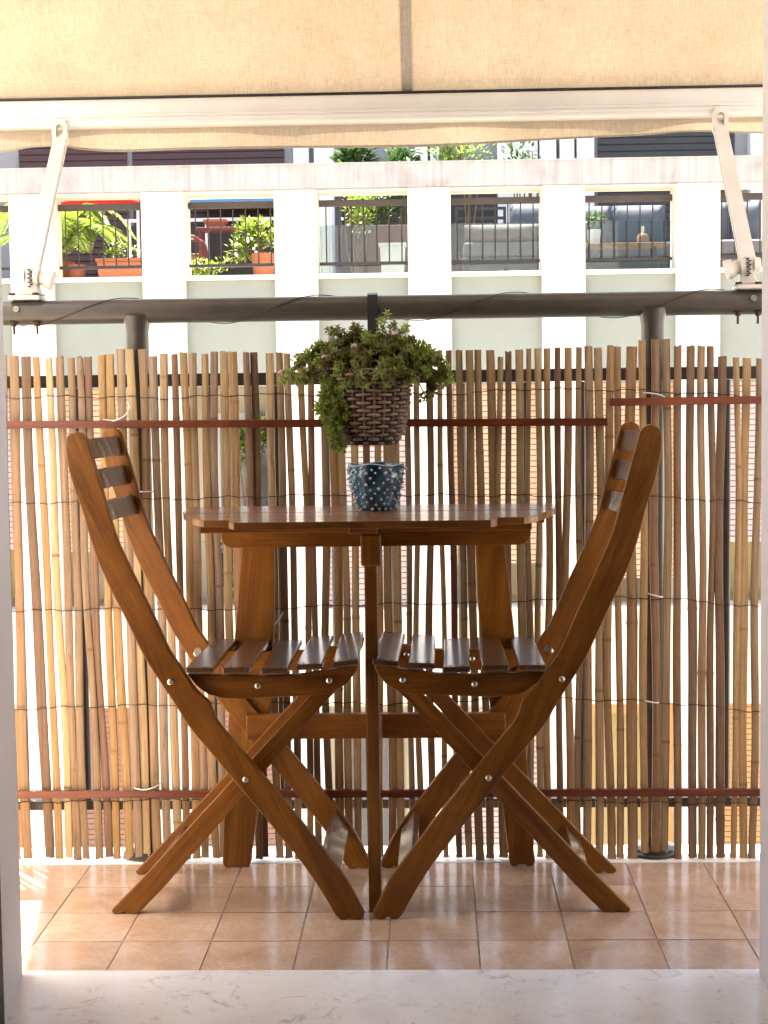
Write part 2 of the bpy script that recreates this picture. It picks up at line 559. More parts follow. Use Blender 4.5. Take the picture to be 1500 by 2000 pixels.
tag(fin(bm, 'door_frame_seal', M['gasket']), 'thin black door frame strip at lower left edge of the white jamb', 'door seal')

# ------------------------------------------------------------------ railing
RY = 3.452
rl = thing('balcony_railing', 'dark grey metal balcony railing with thick round handrail behind the reed screen', 'railing', (-0.13, RY, 0))
bm = bmesh.new()
tube(bm, [(-3.3, RY, 1.185), (3.1, RY, 1.185)], 0.0262, 20)
hr = fin(bm, 'handrail', M['rail'], rl)
for x in (-0.6315, 0.4675):
    bm = bmesh.new()
    tube(bm, [(x, RY, 0.004), (x, RY, 1.14), (x, RY, 1.158), (x, RY, 1.175)], [0.0245, 0.0245, 0.0275, 0.034], 20)
    po = fin(bm, 'post', M['rail'], rl)
    bm = bmesh.new()
    lathe(bm, [(0.058, 0.002), (0.058, 0.008), (0.053, 0.011), (0.050, 0.0115), (0.050, 0.017), (0.044, 0.0185), (0.0255, 0.0185)], x, RY, 28)
    fin(bm, 'base_flange', M['baluster'], po)
for nm, z0, z1 in (('mid_rail', 1.0235, 1.0505), ('bottom_rail', 0.104, 0.1245)):
    bm = bmesh.new()
    box(bm, -3.3, 3.1, RY - 0.013, RY + 0.013, z0, z1)
    fin(bm, nm, M['baluster'], rl, bevel=0.002)
for x in [-2.3, -2.15, -2.0, -1.87, -1.73, -1.59, -1.45, -1.31, -1.18, -1.04, -0.902, -0.766, -0.477, -0.338, -0.212, -0.085, 0.06, 0.194, 0.315, 0.622, 0.76, 0.9, 1.04, 1.18, 1.32, 1.46, 1.6, 1.74]:
    bm = bmesh.new()
    tube(bm, [(x, RY, 0.1255), (x, RY, 1.0225)], 0.0098, 10)
    fin(bm, 'baluster', M['baluster'], rl)

# thin cable wound round the handrail
bm = bmesh.new()
pts = []
for i in range(0, 261):
    x = -1.3 + i * 0.01
    a = (x + 0.905) * 2 * math.pi / 0.415 - 2.3
    pts.append((x, RY - 0.0285 * math.cos(a), 1.185 + 0.0285 * math.sin(a)))
tube(bm, pts, 0.0011, 5)
tag(fin(bm, 'cable', M['wire'], loc=(-0.13, RY, 1.2)), 'thin dark cable wound in long turns round the handrail', 'cable')

# ------------------------------------------------------------------ reed screen
RDY = 3.405
sc_ = thing('reed_screen', 'split reed privacy screen of upright canes wired in front of the railing', 'screen', (-0.13, RDY, 0))
ND = 0
def reed(xt, xb, w, zt, zb, y=RDY):
    bm = bmesh.new()
    L = bm.verts.layers.float.new('node')
    LE = bm.verts.layers.float.new('edge')
    nodes = []
    z = zb + random.uniform(0.05, 0.6)
    while z < zt - 0.04:
        nodes.append(z)
        z += random.uniform(0.28, 0.75)
    zs = [zb + (zt - zb) * i / 16 for i in range(17)]
    zs = [q for q in zs if all(abs(q - n_) > 0.012 for n_ in nodes)] + [n_ + d for n_ in nodes for d in (-0.005, -0.0015, 0.0015, 0.005)]
    zs.sort()
    ph = [random.uniform(0, 6.28) for _ in range(4)]
    amp = random.uniform(0.001, 0.0034)
    rings = []
    th = random.uniform(0.0045, 0.007)
    edk = random.uniform(0.35, 1.0)
    fray = random.choice((0.001, 0.001, 0.0016, 0.0042))
    nk = random.uniform(0.2, 0.8)
    kink = random.uniform(-0.003, 0.003)
    for q in zs:
        t = (q - zb) / (zt - zb)
        x = xb + (xt - xb) * t + amp * (math.sin(t * 5.1 + ph[0]) + 0.7 * math.sin(t * 11 + ph[1])) * (0.6 + 0.4 * math.sin(t * 3)) + kink * math.sin(t * math.pi)
        dn = min([abs(q - n_) for n_ in nodes] + [1])
        k = 1 + 0.05 * math.sin(t * 9 + ph[2]) + (0.09 if dn < 0.003 else (0.02 if dn < 0.006 else 0))
        k *= 0.94 + 0.08 * (1 - t)
        hw = w * 0.5 * k
        yy = y + 0.0015 * math.sin(t * 6 + ph[3])
        rg = []
        for (u, d) in ((-1, 0.25), (-0.93, -0.62), (-0.45, -0.92), (0.4, -0.95), (0.92, -0.66), (1, 0.2), (0.6, 0.9), (-0.6, 0.9)):
            vv = bm.verts.new((x + u * hw, yy + d * th * 0.5, q + (random.uniform(-fray, fray) if q in (zs[0], zs[-1]) else 0)))
            vv[L] = nk if dn < 0.002 else 0.0
            vv[LE] = edk if abs(u) > 0.95 else (edk * 0.55 if abs(u) > 0.9 else 0.0)
            rg.append(vv)
        rings.append(rg)
    for a, b in zip(rings, rings[1:]):
        for i in range(8):
            bm.faces.new((a[i], a[(i + 1) % 8], b[(i + 1) % 8], b[i]))
    bm.faces.new(rings[0][::-1])
    bm.faces.new(rings[-1])
    return fin(bm, 'reed', M['reed'], sc_, grain=(0, 0, 1), smooth=42)
REEDS = [(-0.8894, -0.8881, 0.0173, 1.0924, 0.0069), (-0.8615, -0.8417, 0.0184, 1.0899, 0.0067), (-0.8386, -0.8205, 0.0141, 1.0895, 0.0066), (-0.8113, -0.7987, 0.0141, 1.087, 0.0065), (-0.7911, -0.7808, 0.0151, 1.0867, 0.0064), (-0.7687, -0.7624, 0.0141, 1.0864, 0.0063), (-0.7468, -0.7323, 0.0141, 1.0872, 0.0062), (-0.7288, -0.7139, 0.0151, 1.088, 0.0061), (-0.6998, -0.6949, 0.0141, 1.0909, 0.006), (-0.6834, -0.6693, 0.0162, 1.0928, 0.0059), (-0.6591, -0.6481, 0.0162, 1.1032, 0.0058), (-0.639, -0.6264, 0.0151, 1.103, 0.0058), (-0.6161, -0.6058, 0.0173, 1.1026, 0.0057), (-0.5931, -0.5836, 0.0162, 1.0872, 0.0056), (-0.5685, -0.5625, 0.0151, 1.0923, 0.0055), (-0.5446, -0.5413, 0.013, 1.0909, 0.0054), (-0.5249, -0.518, 0.0151, 1.0949, 0.0053), (-0.5053, -0.5047, 0.0151, 1.0936, 0.0052), (-0.482, -0.4775, 0.0141, 1.0911, 0.0051), (-0.4602, -0.4641, 0.0141, 1.0951, 0.0051), (-0.4385, -0.44, 0.0162, 1.0937, 0.005), (-0.4201, -0.4215, 0.0162, 1.0945, 0.0049), (-0.3924, -0.3837, 0.013, 1.0931, 0.0047), (-0.3772, -0.3715, 0.0151, 1.0929, 0.0047), (-0.3458, -0.3411, 0.0151, 1.0903, 0.0045), (-0.3236, -0.3206, 0.0141, 1.091, 0.0044), (-0.3047, -0.3006, 0.013, 1.0897, 0.0044), (-0.2749, -0.2752, 0.0119, 1.0893, 0.0043), (-0.2565, -0.2564, 0.0119, 1.089, 0.0042), (-0.2294, -0.231, 0.0141, 1.0897, 0.0041), (-0.21, -0.2105, 0.0162, 1.0895, 0.004), (-0.1916, -0.1912, 0.0141, 1.0881, 0.0039), (-0.1678, -0.1702, 0.0141, 1.09, 0.0038), (-0.143, -0.1443, 0.0141, 1.0875, 0.0037), (-0.1176, -0.1233, 0.013, 1.0893, 0.0036), (-0.0982, -0.099, 0.0151, 1.0879, 0.0035), (-0.0777, -0.0786, 0.0151, 1.0887, 0.0034), (-0.055, -0.0538, 0.0108, 1.0895, 0.0033), (-0.0346, -0.0362, 0.0108, 1.0881, 0.0032), (-0.0076, -0.0131, 0.013, 1.0899, 0.0031), (0.0156, 0.0189, 0.0097, 1.0917, 0.003), (0.0349, 0.0464, 0.0119, 1.0914, 0.0029), (0.0538, 0.0667, 0.013, 1.0912, 0.0028), (0.0753, 0.0909, 0.0151, 1.0909, 0.0027), (0.0963, 0.1101, 0.0141, 1.0916, 0.0026), (0.1221, 0.1409, 0.0162, 1.0902, 0.0025), (0.1418, 0.1408, 0.0108, 1.076, 0.0025), (0.1596, 0.1585, 0.0119, 1.0854, 0.0024), (0.1827, 0.1816, 0.0151, 1.0904, 0.0023), (0.2026, 0.2015, 0.0097, 1.0923, 0.0022), (0.2198, 0.2186, 0.0119, 1.0921, 0.0021), (0.2396, 0.2385, 0.013, 1.0928, 0.0021), (0.2616, 0.2605, 0.0119, 1.0936, 0.002), (0.2841, 0.284, 0.0141, 1.0933, 0.0019), (0.3077, 0.3021, 0.0119, 1.094, 0.0018), (0.3264, 0.3207, 0.0151, 1.0948, 0.0017), (0.3478, 0.347, 0.0151, 1.0924, 0.0016), (0.3724, 0.3699, 0.0151, 1.0942, 0.0015), (0.3895, 0.3913, 0.013, 1.094, 0.0014), (0.4173, 0.4148, 0.0195, 1.0936, 0.0013), (0.4393, 0.4432, 0.0141, 1.1061, 0.0135), (0.4654, 0.4656, 0.0151, 1.1078, 0.0134), (0.491, 0.4863, 0.0151, 1.1064, 0.0133), (0.5129, 0.5119, 0.0141, 1.0922, 0.0009), (0.5396, 0.5436, 0.0162, 1.0919, 0.0008), (0.5641, 0.5637, 0.0141, 1.0926, 0.0007), (0.5828, 0.5839, 0.013, 1.0923, 0.0006), (0.6046, 0.6041, 0.0162, 1.0707, 0.0005), (0.6355, 0.6329, 0.0119, 1.0681, 0.0004), (0.6553, 0.6514, 0.0151, 1.0668, 0.0003), (0.6856, 0.6699, 0.0141, 1.0653, 0.0002)]
for i, (xt, xb, w, zt, zb) in enumerate(REEDS):
    reed(xt, xb, w * 1.18, zt, zb + random.uniform(-0.001, 0.004), RDY + random.uniform(-0.002, 0.004))
x = -0.91
while x > -2.2:                                     # the screen goes on past the door jambs
    reed(x, x + random.uniform(-.006, .006), random.uniform(.012, .017), random.uniform(1.08, 1.10), 0.006)
    x -= random.uniform(.0195, .026)
x = 0.708
while x < 1.8:
    reed(x, x + random.uniform(-.006, .006), random.uniform(.012, .017), random.uniform(1.06, 1.10), 0.004)
    x += random.uniform(.0195, .026)
for tab in ([(-1, 1.004), (-.75, 1.0045), (-.55, 0.9985), (-.4, 1.004), (-.2, 1.0016), (0.05, 1.000), (.2, 1.008), (.4, 1.003), (.7, 0.985)],
            [(-1, .778), (-.75, .7813), (-.5, .786), (-.2, .791), (.1, .785), (.35, .781), (.5, .776), (.7, .762)],
            [(-1, .545), (-.75, .551), (-.4, .548), (-.12, .5565), (.1, .556), (.35, .566), (.5, .562), (.7, .540)],
            [(-1, .332), (-.75, .3406), (-.4, .346), (-.1, .3417), (.2, .352), (.45, .344), (.7, .318)],
            [(-1, .130), (-.75, .1339), (-.4, .140), (-.1, .141), (.2, .130), (.5, .124), (.7, .120)]):
    bm = bmesh.new()
    pts = []
    x = -1.4
    while x < 1.4:
        s = math.sin(x * 2 * math.pi / 0.045 + tab[0][1] * 40)
        pts.append((x, RDY - 0.0045 - 0.0012 * abs(s), interp(tab, x) + 0.0022 * math.sin(x * 41 + tab[1][1] * 9) + 0.0012 * s))
        x += 0.006
    tube(bm, pts, 0.00095, 5)
    fin(bm, 'binding_wire', M['wire'], sc_)

def batten(p0, p1):
    bm = bmesh.new()
    h, d = 0.0082, 0.006
    a, b = Vector(p0), Vector(p1)
    hexa(bm, [a + Vector((0, -d, -h)), b + Vector((0, -d, -h)), b + Vector((0, d, -h)), a + Vector((0, d, -h)),
              a + Vector((0, -d, h)), b + Vector((0, -d, h)), b + Vector((0, d, h)), a + Vector((0, d, h))])
    fin(bm, 'batten', M['batten'], sc_, bevel=0.0015, grain=(1, 0, 0))
BY = RDY - 0.0155
batten((-1.5, BY, 0.9515), (0.365, BY, 0.9370))
batten((0.370, BY - 0.0005, 0.9782), (1.5, BY - 0.0005, 0.9815))
batten((-1.5, BY, 0.1535), (0.212, BY, 0.1500))
batten((0.214, BY, 0.1500), (1.5, BY, 0.1465))

def tie(pts, r=0.0016):
    bm = bmesh.new()
    tube(bm, cr(pts, 5), r, 6)
    fin(bm, 'cable_tie', M['tie'], sc_)
ty = RDY - 0.0075
tie([(0.440, ty + .02, .995), (0.4444, ty, .9965), (.465, ty - .003, .9945), (.4828, ty, .989), (.487, ty + .02, .987)])
tie([(0.447, ty + .02, .573), (0.4525, ty, .5726), (.466, ty - .003, .569), (.4783, ty, .5659), (.484, ty + .02, .565)])
tie([(0.438, ty + .02, .345), (0.4435, ty, .345), (.458, ty - .003, .342), (.4706, ty, .3404), (.476, ty + .02, .340)])
tie([(-0.645, ty, .9915), (-.641, ty - .006, .978), (-.651, ty - .014, .962), (-.672, ty - .014, .953), (-.697, ty - .006, .9555)], 0.0014)
tie([(-.628, ty + .02, .802), (-0.6224, ty, .8016), (-.61, ty - .003, .8015), (-.5984, ty, .8014), (-.594, ty + .02, .801)])
tie([(-.653, ty + .02, .160), (-0.648, ty - .01, .1645), (-.625, ty - .014, .1625), (-.602, ty - .006, .168), (-.597, ty + .02, .17)])
tie([(-.365, ty, .502), (-.345, ty - .01, .512), (-.327, ty - .004, .535), (-.322, ty + .01, .545)])
# ------------------------------------------------------------------ awning with its two arms
AY, AZ, ASL = 3.795, 1.694, 1.216
aw = thing('awning', 'beige canvas drop awning with white front bar above the balcony', 'awning', (-0.1, AY, AZ))
AXL, AXR = -1.139, 1.05
SM = -0.052
def sag(x, t):
    return -0.006 * math.sin(math.pi * min(t * 3, 1)) + 0.0025 * math.sin(x * 3.1 + t * 2) * min(t * 4, 1)
for x0, x1, dy in ((AXL, SM + 0.012, 0.0), (SM - 0.012, AXR, 0.0012)):
    bm = bmesh.new()
    nx, ny = 24, 30
    g = []
    for j in range(ny + 1):
        t = (j / ny) ** 1.5
        row = []
        for i in range(nx + 1):
            x = x0 + (x1 - x0) * i / nx
            y = AY - t * 1.03
            row.append(bm.verts.new((x, y + dy, AZ + (AY - y) * ASL + sag(x, t) + dy)))
        g.append(row)
    for j in range(ny):
        for i in range(nx):
            bm.faces.new((g[j][i], g[j][i + 1], g[j + 1][i + 1], g[j + 1][i]))
    fin(bm, 'canopy_panel', M['canvas'], aw, smooth=180)
bm = bmesh.new()
g = []
for j in range(31):
    t = (j / 30) ** 1.5
    y = AY - t * 1.03
    g.append([bm.verts.new((x, y - 0.0012, AZ + (AY - y) * ASL + sag(x, t) - 0.002)) for x in (SM - 0.0125, SM + 0.0125)])
for a, b in zip(g, g[1:]):
    bm.faces.new((a[0], a[1], b[1], b[0]))
fin(bm, 'seam', M['seam'], aw, smooth=180)
bm = bmesh.new()
prof = [(3.800, 1.6935), (3.786, 1.6935), (3.783, 1.689), (3.7805, 1.689), (3.779, 1.6915), (3.776, 1.6905), (3.7705, 1.684), (3.768, 1.672), (3.7675, 1.660),
        (3.7685, 1.6565), (3.7655, 1.6545), (3.7655, 1.6505), (3.7685, 1.6490), (3.7665, 1.6465), (3.7665, 1.6425), (3.7695, 1.6410),
        (3.7690, 1.6380), (3.7720, 1.6325), (3.778, 1.6305), (3.82, 1.6305), (3.829, 1.636), (3.832, 1.66), (3.826, 1.686), (3.815, 1.6935)]
prism_x(bm, prof, AXL - 0.01, AXR + 0.01)
fin(bm, 'front_bar', M['white_alu'], aw, smooth=40)
bm = box(bmesh.new(), AXL, AXR, 3.7795, 3.7945, 1.6940, 1.6985)  # solid dark strip stands for the shade in the gap above the bar
fin(bm, 'slot_shade', M['gasket'], aw, smooth=0)
bm = bmesh.new()
VAL = [(-1.16, 1.586), (-1.016, 1.5812), (-0.943, 1.5906), (-0.87, 1.5927), (-0.821, 1.5849), (-0.724, 1.5785), (-0.53, 1.581), (-0.108, 1.5771), (0.072, 1.5798), (0.311, 1.5886), (0.49, 1.5936), (0.585, 1.6002), (0.668, 1.5999), (0.762, 1.5946), (1.06, 1.589)]
VAL = cr([(a, b, 0) for a, b in VAL], 6)
VAL = [(a, b) for a, b, _ in VAL]
g = []
for x, zb in VAL:
    wv = 0.004 * math.sin(x * 9 + 1) + 0.0015 * math.sin(x * 23)
    g.append([bm.verts.new((x, 3.824 + wv * t, 1.6305 + 0.004 + (zb - 1.6345) * t)) for t in (0, .33, .66, .92)])
for a, b in zip(g, g[1:]):
    for k in range(3):
        bm.faces.new((a[k], b[k], b[k + 1], a[k + 1]))
fin(bm, 'valance', M['valance'], aw, smooth=180)
bm = bmesh.new()
g = []
for x, zb in VAL:
    wv = 0.004 * math.sin(x * 9 + 1) + 0.0015 * math.sin(x * 23)
    z92 = 1.6345 + (zb - 1.6345) * .90
    g.append([bm.verts.new((x, 3.824 + wv * t + d, z)) for (t, d, z) in ((.9, -.0012, z92), (1, -.0014, zb), (1, .0014, zb), (.9, .0012, z92))])
for a, b in zip(g, g[1:]):
    for k in range(4):
        bm.faces.new((a[k], b[k], b[(k + 1) % 4], a[(k + 1) % 4]))
fin(bm, 'trim', M['trim'], aw, smooth=0)
bm = bmesh.new()
tube(bm, [(AXL - 0.03, 2.79, AZ + (AY - 2.79) * ASL + 0.03), (AXR + 0.03, 2.79, AZ + (AY - 2.79) * ASL + 0.03)], 0.045, 20)
fin(bm, 'roller', M['white_alu'], aw)

for X, s in ((-0.8555, 1), (0.6665, -1)):            # s: side on which the locking drum stands
    p0, p1 = Vector((X - 0.003 * s, 3.470, 1.272)), Vector((X - 0.002, 3.785, 1.611))
    d = (p1 - p0).normalized()
    sx = Vector((1, 0, 0))
    n = d.cross(sx).normalized()
    bm = bmesh.new()
    w, h, c = 0.0155, 0.0135, 0.005
    sec = [(-w, -h + c), (-w + c, -h), (w - c, -h), (w, -h + c), (w, -0.003), (w - 0.003, -0.002), (w - 0.003, 0.004), (w, 0.005),
           (w, h), (-w, h), (-w, 0.005), (-w + 0.003, 0.004), (-w + 0.003, -0.002), (-w, -0.003)]
    ra = [bm.verts.new(p0 + sx * a + n * -b) for a, b in sec]
    rb = [bm.verts.new(p1 + sx * a * .95 + n * -b * .9) for a, b in sec]
    bm.faces.new(ra)
    bm.faces.new(rb[::-1])
    for i in range(len(sec)):
        bm.faces.new((ra[i], ra[(i + 1) % len(sec)], rb[(i + 1) % len(sec)], rb[i]))
    ar = fin(bm, 'arm', M['white_alu'], aw, smooth=30)
    # slotted loop that carries the front bar
    bm = bmesh.new()
    nR = 24
    rings = []
    cz = 1.614
    for k in range(nR):
        a = 2 * math.pi * k / nR
        ox = 0.0115 * math.cos(a)
        oz = 0.0115 * math.sin(a) + (0.013 if math.sin(a) > 0 else -0.013)
        rings.append([bm.verts.new((p1.x + ox * f, 3.764 + yy, cz + oz * (1 + (f - 1) * .62))) for f, yy in ((0.72, -.004), (1.55, -.004), (1.62, 0.004), (1.5, .012), (0.72, .012))])
    for k in range(nR):
        a, b = rings[k], rings[(k + 1) % nR]
        for i in range(5):
            bm.faces.new((a[i], b[i], b[(i + 1) % 5], a[(i + 1) % 5]))
    fin(bm, 'loop_bracket', M['white_plastic'], ar, smooth=50)
    bm = bmesh.new()
    tube(bm, [(p1.x - 0.0105, 3.768, 1.604), (p1.x + 0.0105, 3.768, 1.604)], 0.0045, 10)
    fin(bm, 'pin', M['steel'], ar)
    # pivot: fork, locking drum, foot plate, bolts
    bm = bmesh.new()
    xc = X + 0.0 * s
    out = [(xc - 0.030, 1.2215), (xc + 0.030, 1.2215), (xc + 0.017, 1.231), (xc + 0.013, 1.245), (xc + 0.0135, 1.272), (xc + 0.008, 1.281), (xc - 0.008, 1.281), (xc - 0.0135, 1.272), (xc - 0.013, 1.245), (xc - 0.017, 1.231)]
    prism_y(bm, out, 3.438, 3.474)
    pv = fin(bm, 'pivot', M['white_plastic'], ar, bevel=0.003)
    bm = bmesh.new()
    tube(bm, [(xc + 0.006 * s, 3.452, 1.260), (xc + 0.017 * s, 3.452, 1.260), (xc + 0.0175 * s, 3.452, 1.259), (xc + 0.030 * s, 3.452, 1.2565), (xc + 0.0305 * s, 3.452, 1.2565), (xc + 0.045 * s, 3.452, 1.252)], [0.021, 0.021, 0.015, 0.0155, 0.019, 0.0215], 20)
    fin(bm, 'locking_drum', M['white_plastic'], pv, smooth=40)
    bm = bmesh.new()
    tube(bm, [(xc - 0.026 * s, 3.452, 1.262), (xc - 0.012 * s, 3.452, 1.262)], [0.016, 0.019], 18)
    fin(bm, 'cap', M['white_plastic'], pv, smooth=40)
    bm = bmesh.new()
    for k in range(9):
        box(bm, xc + 0.0005 * s - 0.0022 + (0.002 if k % 2 else -0.002), xc + 0.0005 * s + 0.0022 + (0.002 if k % 2 else -0.002), 3.4285, 3.4375, 1.2385 + k * 0.0044, 1.2412 + k * 0.0044)
    fin(bm, 'ratchet_teeth', M['gasket'], pv, smooth=0)
    bm = bmesh.new()
    box(bm, X - 0.045, X + 0.022 if s > 0 else X + 0.045, 3.422, 3.484, 1.2117, 1.2208) if s > 0 else box(bm, X - 0.026, X + 0.045, 3.422, 3.484, 1.2117, 1.2208)
    fin(bm, 'foot_plate', M['white_plastic'], pv, bevel=0.002)
    for bx in ((X - 0.038, X + 0.012) if s > 0 else (X - 0.022, X + 0.020)):
        bm = bmesh.new()
        tube(bm, [(bx, 3.440, 1.139), (bx, 3.440, 1.1555), (bx, 3.440, 1.156), (bx, 3.440, 1.1625)], [0.0026, 0.0026, 0.0062, 0.0062], 6)
        tube(bm, [(bx, 3.440, 1.1626), (bx, 3.440, 1.1645)], 0.011, 12)
        tube(bm, [(bx, 3.432, 1.2209), (bx, 3.432, 1.2262)], 0.0075, 6)
        fin(bm, 'bolt', M['rust'], pv, smooth=30)
    bm = bmesh.new()
    bx = X - 0.028 if s > 0 else X + 0.0075
    tube(bm, [(bx, 3.4275, 1.1918), (bx, 3.4205, 1.1918)], [0.0072, 0.0066], 12)
    fin(bm, 'cap_screw', M['dull_steel'], pv)

# ------------------------------------------------------------------ folding chairs
LEG_BACK = [(-0.6909, 0.9195), (-0.689, 0.8809), (-0.6778, 0.8316), (-0.6634, 0.7899), (-0.6502, 0.7384), (-0.6349, 0.6897), (-0.612, 0.636), (-0.5842, 0.5792), (-0.549, 0.5036), (-0.4935, 0.4148), (-0.4738, 0.3803), (-0.4224, 0.3161), (-0.3548, 0.2316), (-0.2906, 0.1510), (-0.2408, 0.0845), (-0.1961, 0.008)]
LEG_FRONT = [(-0.6493, 0.9189), (-0.6378, 0.8774), (-0.621, 0.8155), (-0.6015, 0.7428), (-0.5795, 0.6892), (-0.5509, 0.6267), (-0.5297, 0.5807), (-0.5038, 0.5208), (-0.4812, 0.4864), (-0.4567, 0.447), (-0.4319, 0.4232), (-0.4235, 0.4025), (-0.4123, 0.3799), (-0.3637, 0.3207), (-0.3142, 0.2592), (-0.2644, 0.1966), (-0.2069, 0.1218), (-0.1716, 0.0712), (-0.1412, 0.0098)]
LEG_TOP = [(-0.6909, 0.9195), (-0.6877, 0.93), (-0.6798, 0.9357), (-0.6691, 0.9384), (-0.6585, 0.9344), (-0.652, 0.9267), (-0.6493, 0.9189)]
SHORT_UP = [(-0.2473, 0.4192), (-0.37, 0.2885), (-0.50, 0.1490), (-0.6383, 0.0002)]
SHORT_LOW = [(-0.2079, 0.4189), (-0.33, 0.2815), (-0.46, 0.1340), (-0.5834, -0.0061)]
RAIL_O = [(-0.475, 0.4729), (-0.4211, 0.4705), (-0.3232, 0.4677), (-0.2547, 0.4711), (-0.196, 0.4805), (-0.148, 0.4949), (-0.1522, 0.4753), (-0.1701, 0.4518), (-0.1996, 0.4343), (-0.2231, 0.4305), (-0.2858, 0.428), (-0.3642, 0.4246), (-0.4053, 0.4259), (-0.4346, 0.4331), (-0.4578, 0.451)]
SLN = [[(-0.4741, 0.4867), (-0.4225, 0.4863)], [(-0.404, 0.4861), (-0.3535, 0.4857)], [(-0.3312, 0.4846), (-0.2807, 0.4842)], [(-0.2651, 0.4919), (-0.2147, 0.4944)], [(-0.1953, 0.4952), (-0.1468, 0.5016)]]
SLF = [[(-0.4669, 0.493), (-0.4191, 0.4926)], [(-0.3996, 0.4924), (-0.3497, 0.492)], [(-0.3346, 0.4897), (-0.2815, 0.4892)], [(-0.263, 0.4956), (-0.2154, 0.4963)], [(-0.1991, 0.5005), (-0.1515, 0.5045)]]
BACKN = [[(-0.6525, 0.9223), (-0.6438, 0.8815)], [(-0.6395, 0.8611), (-0.6308, 0.8221)], [(-0.6236, 0.7987), (-0.6128, 0.7596)]]
BACKF = [[(-0.6515, 0.9199), (-0.6493, 0.8804)], [(-0.6337, 0.8588), (-0.6272, 0.8203)], [(-0.6181, 0.7956), (-0.6146, 0.7634)]]
def chair(mir, label):
    mx = (lambda x: -0.265 - x) if mir else (lambda x: x)
    def mo(out):
        return [(mx(x), z) for x, z in out]
    t = thing('folding_chair', label, 'chair', (mx(-0.40), 3.19, 0), 'wooden folding chairs at the balcony table')
    sgn = -1 if mir else 1
    lb = cr([(x, z, 0) for x, z in LEG_BACK], 3)
    lf = cr([(x, z, 0) for x, z in LEG_FRONT], 3)
    tp = cr([(x, z, 0) for x, z in LEG_TOP], 3)
    notch = [(-0.1874, 0.0), (-0.1760, 0.0), (-0.1750, 0.0045), (-0.1655, 0.0045), (-0.1645, 0.0), (-0.1500, 0.0), (-0.1440, 0.0035)]
    long_o = [(x, z) for x, z, _ in lb[::-1]][:-1] + [(x, z) for x, z, _ in tp] + [(x, z) for x, z, _ in lf][1:] + notch[::-1]
    su = cr([(x, z, 0) for x, z in SHORT_UP], 2)
    sl = cr([(x, z, 0) for x, z in SHORT_LOW], 2)
    short_o = [(-0.2105, 0.456)] + [(x, z) for x, z, _ in su[:-1]] + [(-0.6360, 0.0065), (-0.631, 0.0), (-0.615, 0.0), (-0.614, 0.003), (-0.605, 0.003), (-0.604, 0.0)] + [(x, max(z, 0.0)) for x, z, _ in sl[::-1]] + [(-0.1735, 0.452), (-0.185, 0.458)]
    gl = (0.42 * sgn, 0, -0.9)
    gs = (0.68 * sgn, 0, 0.73)
    for y0, y1 in ((3.010, 3.030), (3.345, 3.365)):
        bm = prism_y(bmesh.new(), mo(long_o), y0, y1)
        lg = fin(bm, 'leg', M['teak'], t, bevel=0.0022, grain=gl)
        yb = y0 - 0.0022
        for bx, bz in ((-0.5032, 0.4621), (-0.3637, 0.2740)):
            bm = bmesh.new()
            tube(bm, [(mx(bx), yb + 0.0021, bz), (mx(bx), yb, bz), (mx(bx), yb - 0.002, bz)], [0.0060, 0.0058, 0.0030], 12)
            fin(bm, 'bolt', M['steel'], lg)
    for y0, y1 in ((3.050, 3.069), (3.306, 3.325)):
        bm = prism_y(bmesh.new(), mo(short_o), y0, y1)
        fin(bm, 'leg', M['teak'], t, bevel=0.0022, grain=gs)
    for y0, y1 in ((3.0308, 3.0495), (3.3258, 3.3444)):
        bm = prism_y(bmesh.new(), mo(RAIL_O), y0, y1)
        rr_ = fin(bm, 'seat_rail', M['teak'], t, bevel=0.0022, grain=(1, 0, 0.03))
        for bx, bz in ((-0.3395, 0.4500), (-0.2030, 0.4590)):
            bm = bmesh.new()
            tube(bm, [(mx(bx), y0 - 0.0001, bz), (mx(bx), y0 - 0.0022, bz), (mx(bx), y0 - 0.0042, bz)], [0.0060, 0.0058, 0.0030], 12)
            fin(bm, 'bolt', M['steel'], rr_)
    for (a, b), (c, d) in zip(SLN, SLF):
        bm = bmesh.new()
        th = 0.0115
        zA, zB = (a[1] + c[1]) / 2, (b[1] + d[1]) / 2
        xa, xb, xc_, xd = a[0], b[0], c[0], d[0]
        bow = 0.0
        hexa(bm, [(mx(xa), 3.0085, zA - th), (mx(xb), 3.0085, zB - th), (mx(xd), 3.3665, zB - th), (mx(xc_), 3.3665, zA - th),
                  (mx(xa), 3.0085, zA), (mx(xb), 3.0085, zB), (mx(xd), 3.3665, zB), (mx(xc_), 3.3665, zA)])
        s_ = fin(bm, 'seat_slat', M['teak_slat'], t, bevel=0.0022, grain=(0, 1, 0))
        for yy in (3.022, 3.352):
            for u in (0.28, 0.72):
                bm = bmesh.new()
                px, pz = xa + (xb - xa) * u, zA + (zB - zA) * u
                tube(bm, [(mx(px), yy, pz - 0.002), (mx(px), yy, pz + 0.0004)], 0.0034, 8)
                fin(bm, 'screw_plug', M['plug'], s_)
    for n, f in zip(BACKN, BACKF):
        bm = bmesh.new()
        x0, z0 = n[0]
        x1, z1 = n[1]
        g = []
        for k in range(13):
            u = k / 12
            y = 3.0302 + (3.3448 - 3.0302) * u
            bw = -0.017 * math.sin(math.pi * u) - 0.004
            zz = (f[0][1] - n[0][1]) * u * 0.4
            g.append([bm.verts.new((mx(xx + bw + dx), y, z + zz)) for xx, z, dx in ((x0, z0, 0), (x1, z1, 0), (x1, z1, -0.012), (x0, z0, -0.012))])
        for a, b in zip(g, g[1:]):
            for k in range(4):
                bm.faces.new((a[k], a[(k + 1) % 4], b[(k + 1) % 4], b[k]))
        bm.faces.new(g[0])
        bm.faces.new(g[-1][::-1])
        fin(bm, 'back_slat', M['teak_slat'], t, bevel=0.0015, grain=(0, 1, 0))
